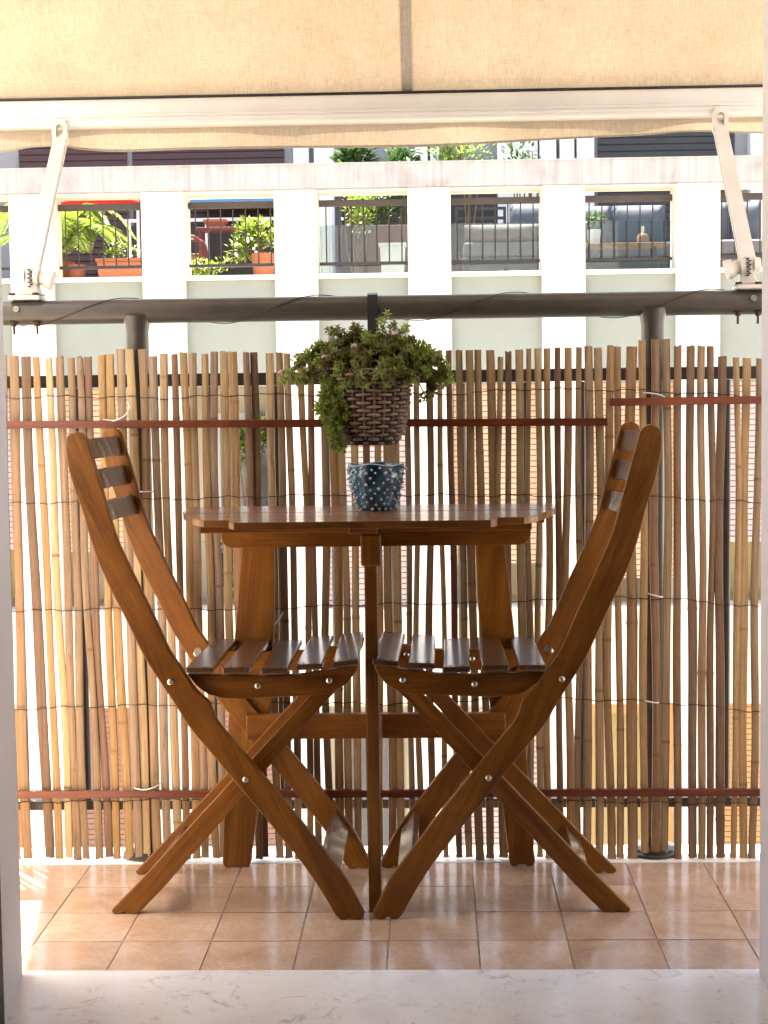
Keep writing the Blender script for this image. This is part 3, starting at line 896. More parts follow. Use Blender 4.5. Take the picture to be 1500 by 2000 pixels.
    for (cx_, cz_), dr, (ya, yb) in (((-0.207, 0.100), Vector((0.56, 0, -0.83)), (3.0304, 3.3446)), ((-0.540, 0.080), Vector((-0.68, 0, -0.73)), (3.0694, 3.3056))):
        bm = bmesh.new()
        n = Vector((-dr.z, 0, dr.x))
        if n.z < 0:
            n = -n
        q = []
        for y in (ya, yb):
            for a, b in ((-0.024, -0.008), (0.024, -0.008), (0.024, 0.008), (-0.024, 0.008)):
                p = Vector((cx_, y, cz_)) + dr * a + n * b
                q.append((mx(p.x), p.y, p.z))
        hexa(bm, q)
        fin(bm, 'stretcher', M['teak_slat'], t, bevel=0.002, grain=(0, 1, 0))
    bm = bmesh.new()
    tube(bm, [(mx(-0.4970), 3.3257, 0.4700), (mx(-0.4970), 3.3215, 0.4700)], 0.0080, 16)
    fin(bm, 'hinge_plate', M['steel'], t)
    return t

chair(False, 'wooden folding chair standing left of the half round table, facing right')
chair(True, 'wooden folding chair standing right of the half round table, facing left').rotation_euler.z = R(-0.5)

# ------------------------------------------------------------------ half-round folding table
TX, TZ = -0.1325, 0.7692
tb = thing('folding_table', 'half round slatted wooden folding table with a single front leg against the screen', 'table', (TX, 3.2, 0))
HW = [(2.940, 0.236), (2.965, 0.243), (2.9655, 0.262), (3.009, 0.306), (3.060, 0.330), (3.1165, 0.347), (3.18, 0.364), (3.235, 0.376), (3.26, 0.379), (3.40, 0.379)]
nb = 7
y0 = 2.940
wb = (3.3765 - y0) / nb
for k in range(nb):
    a, b = y0 + k * wb + 0.0014, y0 + (k + 1) * wb - 0.0014
    ys = [a + (b - a) * j / 3 for j in range(4)]
    hw = [interp(HW, y) for y in ys]
    if k == 0:
        hw = [0.236, 0.247, 0.250, 0.251]
    out = [(TX - h, y) for y, h in zip(ys, hw)] + [(TX + h, y) for y, h in reversed(list(zip(ys, hw)))]
    bm = prism_z(bmesh.new(), out, TZ - 0.0135, TZ + random.uniform(-0.0003, 0.0003))
    fin(bm, 'table_board', M['teak_top'], tb, bevel=0.0014, grain=(1, 0, 0))
zb = TZ - 0.0137
for yA, h in ((3.075, 0.319), (3.245, 0.355)):
    bm = box(bmesh.new(), TX - h, TX + h, yA, yA + 0.040, zb - 0.017, zb)
    fin(bm, 'cross_batten', M['teak'], tb, bevel=0.002, grain=(1, 0, 0))
x0, x1 = -0.446, 0.200
z0 = 0.6855
out = [(x0, zb - 0.0002), (x0, z0 + 0.020), (x0 + 0.004, z0 + 0.009), (x0 + 0.012, z0 + 0.002), (x0 + 0.022, z0), (x1 - 0.022, z0), (x1 - 0.012, z0 + 0.002), (x1 - 0.004, z0 + 0.009), (x1, z0 + 0.020), (x1, zb - 0.0002)]
bm = prism_y(bmesh.new(), out, 3.336, 3.357)
fin(bm, 'apron', M['teak'], tb, bevel=0.002, grain=(1, 0, 0))
for q in ([(-0.4000, 0.740), (-0.3350, 0.740), (-0.3385, 0.55), (-0.3545, 0.30), (-0.3985, 0.010), (-0.4035, 0.0), (-0.418, 0.0), (-0.419, 0.004), (-0.436, 0.004), (-0.437, 0.0), (-0.4540, 0.0), (-0.4587, 0.010), (-0.4420, 0.30), (-0.4130, 0.60)],
          [(0.0835, 0.740), (0.1420, 0.740), (0.1555, 0.60), (0.1850, 0.30), (0.2056, 0.010), (0.2010, 0.0), (0.188, 0.0), (0.187, 0.004), (0.170, 0.004), (0.169, 0.0), (0.1560, 0.0), (0.1515, 0.010), (0.1180, 0.30), (0.0900, 0.55)]):
    bm = prism_y(bmesh.new(), q, 3.3575, 3.3775)
    fin(bm, 'leg', M['teak'], tb, bevel=0.002, grain=(0.08, 0, 1))
bm = box(bmesh.new(), -0.400, 0.145, 3.337, 3.357, 0.2802, 0.3325)
fin(bm, 'stretcher', M['teak'], tb, bevel=0.002, grain=(1, 0, 0))
gx0, gx1 = -0.1345, -0.1105
prof = [(3.052, 0.0), (3.095, 0.0), (3.098, 0.68), (3.100, 0.737), (3.047, 0.737), (3.046, 0.69), (3.051, 0.665)]
bm = prism_x(bmesh.new(), prof, gx0, gx1)
fin(bm, 'gate_leg', M['teak'], tb, bevel=0.002, grain=(0, 0, 1))
bm = box(bmesh.new(), gx0 - 0.006, gx1 + 0.008, 3.0475, 3.094, 0.675, 0.7365)
bmesh.ops.translate(bm, verts=bm.verts, vec=(0, -0.0035, 0))
fin(bm, 'gate_cheek', M['teak'], tb, bevel=0.004, grain=(0, 0, 1))
for za, zc in ((0.2850, 0.3300), (0.6700, 0.7200)):
    bm = box(bmesh.new(), gx0 + 0.002, gx1 - 0.002, 3.0985, 3.3355, za, zc)
    fin(bm, 'gate_rail', M['teak'], tb, bevel=0.002, grain=(0, 1, 0))
bm = box(bmesh.new(), -0.160, -0.106, 2.995, 3.040, zb - 0.014, zb)
fin(bm, 'catch_block', M['teak_top'], tb, bevel=0.002, grain=(1, 0, 0))

# ------------------------------------------------------------------ blue studded pot on the table
PX, PY = -0.1155, 3.225
pt = thing('flower_pot', 'small dark blue glazed pot covered in pale raised knobs on the table', 'pot', (PX, PY, TZ))
H = 0.090
def pr(t):
    return 0.0335 + 0.0215 * (t ** 0.55) + 0.0012 * math.sin(t * 3.1)
def sq(a, t):
    return 1 + 0.035 * t * math.cos(4 * a + 0.6) + 0.012 * math.cos(3 * a)
bm = bmesh.new()
n = 40
prof = [(pr(i / 14), H * i / 14) for i in range(15)] + [(pr(1) - 0.002, H + 0.0012), (pr(1) - 0.005, H), (pr(.9) - 0.006, H * .85), (pr(.5) - .006, H * .35), (0.02, H * .22)]
rings = []
for r_, z in prof:
    ring = []
    for k in range(n):
        a = 2 * math.pi * k / n
        f = sq(a, z / H)
        zz = z + (0.0022 * math.cos(4 * a + .6) if z > H * .97 else 0)
        ring.append(bm.verts.new((PX + r_ * f * math.cos(a), PY + r_ * f * math.sin(a), TZ + 0.0008 + zz)))
    rings.append(ring)
for a, b in zip(rings, rings[1:]):
    for k in range(n):
        bm.faces.new((a[k], a[(k + 1) % n], b[(k + 1) % n], b[k]))
bm.faces.new(rings[0][::-1])
bm.faces.new(rings[-1])
fin(bm, 'pot_body', M['glaze'], pt, smooth=50)
bm = bmesh.new()
pts = []
for k in range(n + 1):
    a = 2 * math.pi * k / n
    f = sq(a, 1.0) * (pr(1) - 0.0020)
    pts.append((PX + f * math.cos(a), PY + f * math.sin(a), TZ + 0.0022 + H + 0.0022 * math.cos(4 * a + .6)))
tube(bm, pts, 0.0013, 6, caps=False)
fin(bm, 'rim', M['knob'], pt, smooth=180)
bm = bmesh.new()
for j in range(9):
    t = 0.05 + 0.88 * j / 8
    for k in range(18):
        if random.random() < 0.05:
            continue
        a = 2 * math.pi * (k + 0.5 * (j % 2) + random.uniform(-.2, .2)) / 18
        tt = min(max(t + random.uniform(-.04, .04), .03), .95)
        r_ = pr(tt) * sq(a, tt)
        c = Vector((PX + r_ * math.cos(a), PY + r_ * math.sin(a), TZ + 0.001 + tt * H))
        nn = Vector((math.cos(a), math.sin(a), 0.25)).normalized()
        s_ = random.uniform(0.0026, 0.0038)
        mt = Matrix.Translation(c + nn * s_ * 0.55) @ nn.to_track_quat('Z', 'Y').to_matrix().to_4x4() @ Matrix.Diagonal((s_, s_, s_ * 1.35, 1))
        bmesh.ops.create_icosphere(bm, subdivisions=1, radius=1.0, matrix=mt)
kn = fin(bm, 'knobs', M['knob'], pt, smooth=180)
kn['kind'] = 'stuff'

# ------------------------------------------------------------------ hanging wicker basket and its plant
BX, BYc = -0.128, 3.292
bk = thing('hanging_basket', 'brown wicker basket hung from the handrail by a black strap', 'basket', (BX, BYc, 0.897))
B0, B1 = 0.9005, 1.052
def br(z):
    t = (z - B0) / (B1 - B0)
    return 0.057 + 0.027 * t ** 0.7 - 0.012 * max(0, 0.12 - t) / 0.12
NS = 22
for k in range(NS):
    a = 2 * math.pi * k / NS
    bm = bmesh.new()
    tube(bm, [(BX + br(z) * math.cos(a), BYc + br(z) * math.sin(a), z) for z in [B0 + (B1 - B0) * i / 8 for i in range(9)]], 0.0026, 6)
    fin(bm, 'stake', M['wicker'], bk)
rows = 19
for j in range(rows):
    z = B0 + 0.003 + (B1 - B0 - 0.006) * j / (rows - 1)
    bm = bmesh.new()
    pts = []
    m_ = NS * 6
    for i in range(m_ + 1):
        a = 2 * math.pi * i / m_
        s = math.cos(a * NS / 2 + (math.pi if j % 2 else 0) + 0)
        rr_ = br(z) + 0.0052 * max(-1, min(1, s * 1.5))
        pts.append((BX + rr_ * math.cos(a), BYc + rr_ * math.sin(a), z + 0.0008 * math.sin(a * 7 + j)))
    tube(bm, pts, 0.0037, 6, caps=False)
    for vv in bm.verts:
        pass
    fin(bm, 'weave_strand', M['wicker'], bk, smooth=180)
bm = lathe(bmesh.new(), [(0.050, B0 - 0.002), (0.056, B0 + 0.002), (0.070, B0 + 0.08), (0.073, B1 - 0.02), (0.02, B1 - 0.016)], BX, BYc, 28)
fin(bm, 'liner', M['soil'], bk)
bm = bmesh.new()
sx0, sx1 = -0.1365, -0.1155
path = [(3.40, 1.075), (3.4155, 1.10), (3.4230, 1.16), (3.4235, 1.195), (3.430, 1.2115), (3.452, 1.2165), (3.474, 1.2110), (3.481, 1.19), (3.4815, 1.13)]
th = 0.0022
o_ = [(y, z) for y, z in path]
inn = [(3.402, 1.073), (3.4180, 1.099), (3.4252, 1.16), (3.4254, 1.193), (3.4315, 1.2090), (3.452, 1.2138), (3.4722, 1.2085), (3.4788, 1.189), (3.4790, 1.13)]
prism_x(bm, o_ + inn[::-1], sx0, sx1)
fin(bm, 'strap', M['strap'], bk, smooth=50)
bm = bmesh.new()
hexa(bm, [(sx0, 3.371, 1.030), (sx1, 3.371, 1.030), (sx1, 3.374, 1.030), (sx0, 3.374, 1.030), (sx0, 3.398, 1.0755), (sx1, 3.398, 1.0755), (sx1, 3.4015, 1.0735), (sx0, 3.4015, 1.0735)])
fin(bm, 'strap', M['strap'], bk)

def leaf_quad(bm, T, base, d, ln, wd, tone, up=None, cup=0.25):
    d = d.normalized()
    s = d.cross(up or Vector((0, 0, 1)))
    if s.length < 1e-3:
        s = d.cross(Vector((1, 0, 0)))
    s.normalize()
    n = s.cross(d)
    p = [base, base + d * ln * .5 + s * wd * .5 + n * wd * cup, base + d * ln, base + d * ln * .5 - s * wd * .5 + n * wd * cup, base + d * ln * .5]
    vs = [bm.verts.new(q) for q in p]
    for q in vs:
        q[T] = tone
    bm.faces.new((vs[0], vs[1], vs[4]))
    bm.faces.new((vs[1], vs[2], vs[4]))
    bm.faces.new((vs[2], vs[3], vs[4]))
    bm.faces.new((vs[3], vs[0], vs[4]))

sp = thing('succulent_plant', 'trailing green and reddish succulent with tiny pink flowers spilling from the wicker basket', 'plant', (BX, BYc, 1.03))
rnd = random.Random(3)
bmL = bmesh.new()
TL = bmL.verts.layers.float.new('tone')
bmS = bmesh.new()
def rosette(c, d, size, tone):
    d = d.normalized()
    a0 = rnd.uniform(0, 6.28)
    u = d.orthogonal().normalized()
    w = d.cross(u)
    for ring, (nl, el, ln, ox) in enumerate(((3, 0.95, .75, .35), (4, 0.42, 1.0, .1), (4, -.05, 1.0, -.3))):
        for k in range(nl):
            a = a0 + ring * .6 + 2 * math.pi * k / nl + rnd.uniform(-.2, .2)
            dd = (u * math.cos(a) + w * math.sin(a)) * math.cos(el) + d * math.sin(el)
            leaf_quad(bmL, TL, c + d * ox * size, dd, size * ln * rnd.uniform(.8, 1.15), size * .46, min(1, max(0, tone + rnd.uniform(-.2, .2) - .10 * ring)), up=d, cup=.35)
# stems arch out of the basket; rosettes sit along and at the end of each
ends = []
for k in range(128):
    a = rnd.uniform(0, 2 * math.pi)
    rr_ = abs(rnd.gauss(0, 1))
    st = Vector((BX + 0.05 * math.cos(a) * rnd.random(), BYc + 0.05 * math.sin(a) * rnd.random(), B1 - 0.012))
    reach = rnd.uniform(0.02, 0.150)
    ex = reach * 1.10 * math.cos(a)
    ey = reach * .55 * math.sin(a) - 0.004
    lift = max(0.012, 0.078 * (1 - (reach / 0.165) ** 2)) * rnd.uniform(.6, 1.15)
    e = Vector((BX + ex, min(BYc + ey, 3.368), B1 + lift - 0.018 - (0.02 if reach > .12 else 0)))
    ends.append((st, e))
ends.append((Vector((BX + .02, BYc, B1)), Vector((-0.092, BYc - 0.01, 1.158))))
ends.append((Vector((BX + .03, BYc, B1)), Vector((-0.080, BYc + 0.01, 1.140))))
for x_, z_ in ((-0.205, 1.128), (-0.195, 1.12), (-0.165, 1.115), (-0.155, 1.135), (-0.06, 1.125), (-0.045, 1.11), (-0.225, 1.10), (-0.26, 1.075), (-0.285, 1.05), (-0.27, 1.06), (-0.245, 1.085), (-0.298, 1.035), (-0.01, 1.085), (0.01, 1.06), (0.022, 1.04), (0.016, 1.02), (0.0, 1.005), (-0.012, 0.99), (0.005, 1.075), (-0.005, 1.01), (-0.02, 1.075), (-0.03, 1.09), (0.026, 1.055), (0.03, 1.03)):
    ends.append((Vector((BX + (x_ - BX) * .4, BYc, B1)), Vector((x_, BYc - rnd.uniform(0, .03), z_))))
for st, e in ends:
    mid = (st + e) / 2 + Vector((0, 0, 0.02 + 0.10 * abs(e.x - BX)))
    P = cr([st, mid, e], 5)
    tube(bmS, P, 0.0013, 4)
    lt = rnd.random()
    tn = .30 + .5 * lt if rnd.random() < .7 else .12
    for i, p in enumerate(P):
        p = Vector(p)
        if i >= 3 and rnd.random() < .72:
            dd = (e - mid).normalized() * .5 + Vector((rnd.uniform(-.7, .7), rnd.uniform(-1, .3), rnd.uniform(-.2, .9)))
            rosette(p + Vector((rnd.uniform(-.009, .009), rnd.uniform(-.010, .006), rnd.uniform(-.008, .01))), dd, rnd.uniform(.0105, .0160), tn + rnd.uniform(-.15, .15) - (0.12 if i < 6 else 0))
    rosette(e, (e - mid).normalized() + Vector((0, -.3, .5)), rnd.uniform(.013, .018), tn + .15)
# trailing shoots down the basket's left side and fringe over the rim
trail = [(-0.212, 1.03, -0.196, 0.905), (-0.205, 1.03, -0.205, 0.93), (-0.198, 1.02, -0.186, 0.897), (-0.215, 1.0, -0.208, 0.955), (-0.19, 1.03, -0.178, 0.96), (-0.19, 0.97, -0.190, 0.895)]
for xa, za, xb_, zb_ in trail:
    yy = BYc - 0.058 - rnd.uniform(0, .018)
    P = cr([(xa, yy + .02, za), ((xa + xb_) / 2 - .008, yy - 0.002, (za + zb_) / 2), (xb_, yy, zb_)], 6)
    tube(bmS, P, 0.0013, 4)
    for p in P:
        for r2 in range(2):
            rosette(Vector(p) + Vector((rnd.uniform(-.011, .011), rnd.uniform(-.006, .004), rnd.uniform(-.006, .006))), Vector((rnd.uniform(-.8, .8), -1, rnd.uniform(-.5, .6))), rnd.uniform(.0085, .0135), rnd.uniform(.4, .95))
for k in range(46):
    a = rnd.uniform(math.pi * 1.02, math.pi * 1.98)
    c = Vector((BX + 0.092 * math.cos(a), BYc + 0.092 * math.sin(a), B1 - rnd.uniform(-.03, .03) - .012 * math.sin(3 * a)))
    rosette(c, Vector((math.cos(a), math.sin(a), rnd.uniform(-.4, .6))), rnd.uniform(.011, .016), rnd.uniform(.15, .95))
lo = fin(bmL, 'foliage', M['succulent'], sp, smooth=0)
fin(bmS, 'stems', M['stem'], sp, smooth=60)
for x_, y_, z_ in ((-0.305, -0.03, 1.046), (-0.205, -0.03, 1.112), (-0.188, -0.05, 1.085), (-0.155, -0.07, 1.095), (-0.13, -0.075, 1.04), (-0.075, -0.05, 1.12), (-0.215, -0.06, 1.075)):
    bm = bmesh.new()
    for k in range(16):
        d = Vector((rnd.uniform(-1, 1), rnd.uniform(-1, .2), rnd.uniform(0, 1))).normalized()
        bmesh.ops.create_icosphere(bm, subdivisions=1, radius=0.0022, matrix=Matrix.Translation(Vector((x_, BYc + y_, z_)) + d * 0.0055))
    fin(bm, 'flower', M['flower'], sp, smooth=180)

# ------------------------------------------------------------------ building across the street
M['pil'] = simple('white_render', (0.80, 0.74, 0.645), (0.75, 0.69, 0.59), 3, 0.9, bmp=0.15)
M['panel'] = simple('grey_green_render', (0.255, 0.27, 0.23), (0.225, 0.24, 0.205), 2.2, 0.9, bmp=0.1)
M['cream'] = simple('cream_wall', (0.72, 0.65, 0.48), (0.66, 0.58, 0.42), 2, 0.9)
M['yellow'] = simple('yellow_wall', (0.68, 0.55, 0.26), (0.62, 0.50, 0.23), 2, 0.9)
M['iron'] = simple('brown_iron', (0.045, 0.030, 0.022), (0.03, 0.022, 0.018), 20, 0.5)
M['redshut'] = simple('dark_red_shutter', (0.05, 0.013, 0.012), (0.04, 0.010, 0.010), 6, 0.5)
M['greyshut'] = simple('charcoal_shutter', (0.022, 0.023, 0.023), (0.016, 0.017, 0.017), 6, 0.5)
M['shut_peach'] = simple('peach_shutter', (0.52, 0.33, 0.20), (0.46, 0.29, 0.17), 3, 0.6)
M['shut_pink'] = simple('pinkish_grey_shutter', (0.42, 0.34, 0.31), (0.37, 0.30, 0.27), 3, 0.6)
M['shut_brown'] = simple('pink_brown_shutter', (0.30, 0.15, 0.10), (0.26, 0.13, 0.085), 3, 0.6)
M['shut_orange'] = simple('orange_wood_shutter', (0.50, 0.25, 0.075), (0.44, 0.21, 0.06), 3, 0.6)
M['terra'] = simple('terracotta', (0.34, 0.12, 0.06), (0.29, 0.10, 0.05), 8, 0.85)
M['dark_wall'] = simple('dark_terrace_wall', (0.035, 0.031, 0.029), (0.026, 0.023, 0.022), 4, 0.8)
M['greywall'] = simple('blue_grey_wall', (0.24, 0.25, 0.26), (0.20, 0.21, 0.22), 3, 0.85)
M['paving'] = simple('terrace_paving', (0.22, 0.19, 0.16), (0.18, 0.15, 0.13), 5, 0.8)
M['redfab'] = simple('red_fabric', (0.55, 0.02, 0.02), (0.48, 0.015, 0.015), 5, 0.8)
M['bluefab'] = simple('blue_fabric', (0.10, 0.22, 0.42), (0.085, 0.19, 0.37), 5, 0.8)
M['sofa'] = simple('shaded_blue_grey_cloth', (0.12, 0.125, 0.135), (0.10, 0.105, 0.115), 12, 0.9, bmp=0.2)  # darkened, bluish cloth: the terrace shade is put into its colour
M['pillow'] = simple('taupe_cloth', (0.13, 0.11, 0.105), (0.105, 0.09, 0.085), 12, 0.9, bmp=0.2)
M['sofaframe'] = simple('dark_teal_frame', (0.03, 0.045, 0.05), (0.025, 0.035, 0.04), 8, 0.5)
M['redmetal'] = simple('dull_red_metal', (0.13, 0.028, 0.028), (0.10, 0.022, 0.022), 8, 0.45)
M['plankwood'] = simple('brown_plank', (0.26, 0.14, 0.07), (0.20, 0.10, 0.05), 20, 0.6)
M['white'] = simple('white_paint', (0.70, 0.70, 0.70), (0.62, 0.62, 0.62), 5, 0.5)

def mat_beam():
    m, nt, b = newmat('streaked_coping')
    v = coords(nt, 'Object', (14, 2, 0.6))
    f = noise(nt, v, 1.6, 6, 0.7)
    g = noise(nt, coords(nt, 'Object'), 2.2, 5, 0.65, 0.5)
    col = ramp(nt, f, [(0.32, (0.30, 0.275, 0.26)), (0.60, (0.405, 0.37, 0.35))])
    col = mixc(nt, 0.7, col, ramp(nt, g, [(0.28, (0.62, 0.60, 0.60)), (0.52, (1, 1, 1))]), 'MULTIPLY')
    nt.links.new(col, b.inputs['Base Color'])
    b.inputs['Roughness'].default_value = 0.9
    return m
M['beam'] = mat_beam()

def mat_pane():
    m, nt, b = newmat('tinted_glass')
    out = nt.nodes['Material Output']
    t = nt.nodes.new('ShaderNodeBsdfTransparent')
    t.inputs[0].default_value = (0.66, 0.74, 0.76, 1)
    gl = nt.nodes.new('ShaderNodeBsdfGlossy')
    gl.inputs['Roughness'].default_value = 0.03
    fr = node(nt, 'ShaderNodeFresnel', IOR=1.45)
    mx = nt.nodes.new('ShaderNodeMixShader')
    nt.links.new(fr.outputs[0], mx.inputs[0])
    nt.links.new(t.outputs[0], mx.inputs[1])
    nt.links.new(gl.outputs[0], mx.inputs[2])
    nt.nodes.remove(b)
    nt.links.new(mx.outputs[0], out.inputs[0])
    return m
M['pane'] = mat_pane()
M['window'] = simple('dark_window_glass', (0.03, 0.035, 0.04), rough=0.05, coat=0.5)

ob = thing('apartment_building', 'pale apartment building across the street with a pillared terrace parapet', 'building', (0, 15, -11))
P0, PP, PW = -3.9171, 1.2339, 0.397
NP0, NP1 = -4, 10
TF = 2.05
for i in range(NP0, NP1 + 1):
    x = P0 + PP * i
    bm = box(bmesh.new(), x, x + PW, 15.0, 15.42, -11, 2.898)
    fin(bm, 'pillar', M['pil'], ob, bevel=0.008)
M['crack'] = simple('crack_shadow', (0.30, 0.27, 0.24), rough=0.9)
for pts in ([(-1.415, 2.62), (-1.40, 2.55), (-1.425, 2.48), (-1.405, 2.40), (-1.375, 2.32), (-1.385, 2.25), (-1.42, 2.19), (-1.415, 2.10)],
            [(-2.335, 2.83), (-2.345, 2.66), (-2.33, 2.52), (-2.345, 2.40)], [(0.06, 2.86), (0.045, 2.70), (0.07, 2.60), (0.05, 2.42)]):
    bm = tube(bmesh.new(), cr([(x, 14.9985, z) for x, z in pts], 5), 0.0022, 4)
    fin(bm, 'crack', M['crack'], ob)
bm = bmesh.new()
prism_x(bm, [(14.965, 2.900), (14.965, 3.112), (14.955, 3.115), (14.955, 3.130), (15.46, 3.135), (15.46, 2.900)], P0 + PP * NP0 - .1, P0 + PP * NP1 + .5)
fin(bm, 'coping_beam', M['beam'], ob, smooth=0)
bm = box(bmesh.new(), P0 + PP * NP0 - .1, P0 + PP * NP1 + .5, 15.08, 15.44, 2.882, 2.8995)
fin(bm, 'lintel', M['pil'], ob, smooth=0)
bm = box(bmesh.new(), P0 + PP * NP0, P0 + PP * NP1 + .4, 15.43, 20.5, 1.80, TF)
fin(bm, 'terrace_slab', M['paving'], ob, smooth=0)

def shutter(x0, x1, z0, z1, y, mat, pitch=0.052, parent=None, name='shutter'):
    bm = bmesh.new()
    z = z1
    while z - pitch > z0:
        hexa(bm, [(x0, y, z - pitch * .82), (x1, y, z - pitch * .82), (x1, y + .012, z - pitch * .82), (x0, y + .012, z - pitch * .82),
                  (x0, y + .006, z), (x1, y + .006, z), (x1, y + .016, z), (x0, y + .016, z)])
        z -= pitch
    box(bm, x0, x1, y - .004, y + .018, z0, z)
    o_ = fin(bm, name, mat, parent or ob, smooth=0)
    bm = box(bmesh.new(), x0, x1, y + .020, y + .024, z0, z1)  # added sheet, its darker colour stands for shade between the slats
    fin(bm, 'slat_gap_shade', M['shut_brown'] if mat not in (M['redshut'], M['greyshut']) else M['dark_wall'], o_, smooth=0)
    return o_

SH = [['shut_peach', 'open', 'shut_pink', 'shut_peach', 'shut_peach', 'shut_pink'],
      ['shut_brown', 'shut_brown', 'open', 'shut_pink', 'frame', 'shut_orange'],
      ['shut_pink', 'shut_orange', 'shut_brown', 'shut_peach', 'shut_orange', 'shut_pink']]
SD = [[-0.45, 0, -1.0, -0.6, -0.75, -0.42], [-4.1, -4.1, 0, -3.6, 0, -4.15], [-7.2, -7.2, -6.8, -7.2, -7.2, -7.0]]
for b in range(NP0, NP1):
    xa, xb = P0 + PP * b + PW, P0 + PP * (b + 1)
    for s in range(4):
        zt = TF + 0.075 - 3.13 * s - (0 if s == 0 else 0.0)
        # spandrel panel, slightly bowed forward, with a sill above it
        zlo = zt - 1.035 if s == 0 else zt - 0.93
        bm = bmesh.new()
        out = [(xa, 15.42)] + [(xa + (xb - xa) * k / 10, 15.085 - 0.035 * math.sin(math.pi * k / 10) ** .8) for k in range(11)] + [(xb, 15.42)]
        prism_z(bm, out, zlo, zt - 0.045)
        fin(bm, 'spandrel', M['panel'] if s == 0 else M['cream'], ob, smooth=40)
        bm = box(bmesh.new(), xa, xb, 15.015, 15.42, zt - 0.044, zt)
        fin(bm, 'sill', M['pil'], ob, bevel=0.006)
        if s == 3:
            continue
        z1, z0 = zlo, zt - 3.13
        bm = box(bmesh.new(), xa - .05, xb + .05, 15.95, 16.05, z0, z1)
        fin(bm, 'loggia_wall', M['yellow'] if (b + s) % 3 == 2 else M['cream'], ob, smooth=0)
        kind = SH[s][b % 6]
        zs = SD[s][b % 6]
        if kind == 'open':
            bm = box(bmesh.new(), xa + .12, xb - .12, 15.90, 15.945, z0 + .05, z1 - .25)
            w_ = fin(bm, 'window', M['white'], ob, smooth=0)
            bm = box(bmesh.new(), xa + .18, xb - .18, 15.885, 15.898, z0 + .12, z1 - .32)
            fin(bm, 'glass', M['window'], w_, smooth=0)
        elif kind == 'frame':
            bm = box(bmesh.new(), xa + .02, xb - .02, 15.12, 15.16, z1 - .10, z1 - .005)
            w_ = fin(bm, 'window', M['shut_orange'], ob, smooth=0)
            for q in (xa + .02, xb - .07):
                bm = box(bmesh.new(), q, q + .05, 15.12, 15.16, z0 + .01, z1 - .101)
                fin(bm, 'frame', M['shut_orange'], w_, smooth=0)
        else:
            shutter(xa + .01, xb - .01, max(zs, z0 + .02), z1 - .004, 15.14, M[kind])
# rear wall of the terrace with its big shutters
bm = box(bmesh.new(), P0 + PP * NP0, P0 + PP * NP1 + .4, 18.4, 20.5, TF + .001, 4.7)
fin(bm, 'terrace_wall', M['greywall'], ob, smooth=0)
for x0, x1, mat in ((-4.66, -3.43, 'redshut'), (-3.37, -1.65, 'redshut'), (1.88, 3.40, 'greyshut'), (-6.6, -5.0, 'greyshut'), (4.1, 5.6, 'redshut')):
    shutter(x0, x1, TF + .02, 4.35, 18.36, M[mat], 0.075)
for x0, x1 in ((-1.53, -1.36), (-1.30, -1.08), (1.22, 1.40), (1.44, 1.60), (1.63, 1.82), (3.55, 3.75), (0.0, 0.10), (-0.17, -0.03)):
    bm = box(bmesh.new(), x0, x1, 18.22, 18.398, TF + .02, 4.4)
    fin(bm, 'pilaster', M['white'], ob, smooth=0)
bm = box(bmesh.new(), 0.75, 1.20, 18.30, 18.398, TF + .02, 4.4)
fin(bm, 'white_panel', M['white'], ob, smooth=0)
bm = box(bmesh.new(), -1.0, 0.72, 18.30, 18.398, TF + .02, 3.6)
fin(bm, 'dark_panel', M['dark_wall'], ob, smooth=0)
bm = box(bmesh.new(), P0 + PP * NP0, P0 + PP * NP1 + .4, 18.0, 20.5, 4.71, 4.95)
fin(bm, 'roof_slab', M['pil'], ob, smooth=0)
bm = box(bmesh.new(), P0 + PP * NP0, P0 + PP * NP1 + .4, 16.1, 20.5, -11, 1.79)
fin(bm, 'core_wall', M['cream'], ob, smooth=0)
# iron railings between the pillars
for b in range(NP0, NP1):
    xa, xb = P0 + PP * b + PW, P0 + PP * (b + 1)
    bm = box(bmesh.new(), xa + .002, xb - .002, 15.27, 15.33, 2.769, 2.828)
    rg_ = fin(bm, 'iron_railing', M['iron'], ob, bevel=0.004)
    bm = box(bmesh.new(), xa + .002, xb - .002, 15.28, 15.32, 2.222, 2.250)
    fin(bm, 'bottom_bar', M['iron'], rg_, smooth=0)
    k = 0
    x = xa + 0.065
    while x < xb - .02:
        bm = tube(bmesh.new(), [(x, 15.3, 2.25), (x, 15.3, 2.769)], 0.0068, 6)
        fin(bm, 'baluster', M['iron'], rg_)
        x += 0.1185
    if b in (2, 3, 4):
        bm = box(bmesh.new(), xa + .004, xb - .004, 15.345, 15.353, 2.13, 2.60)
        fin(bm, 'glass_panel', M['pane'], rg_, smooth=0)

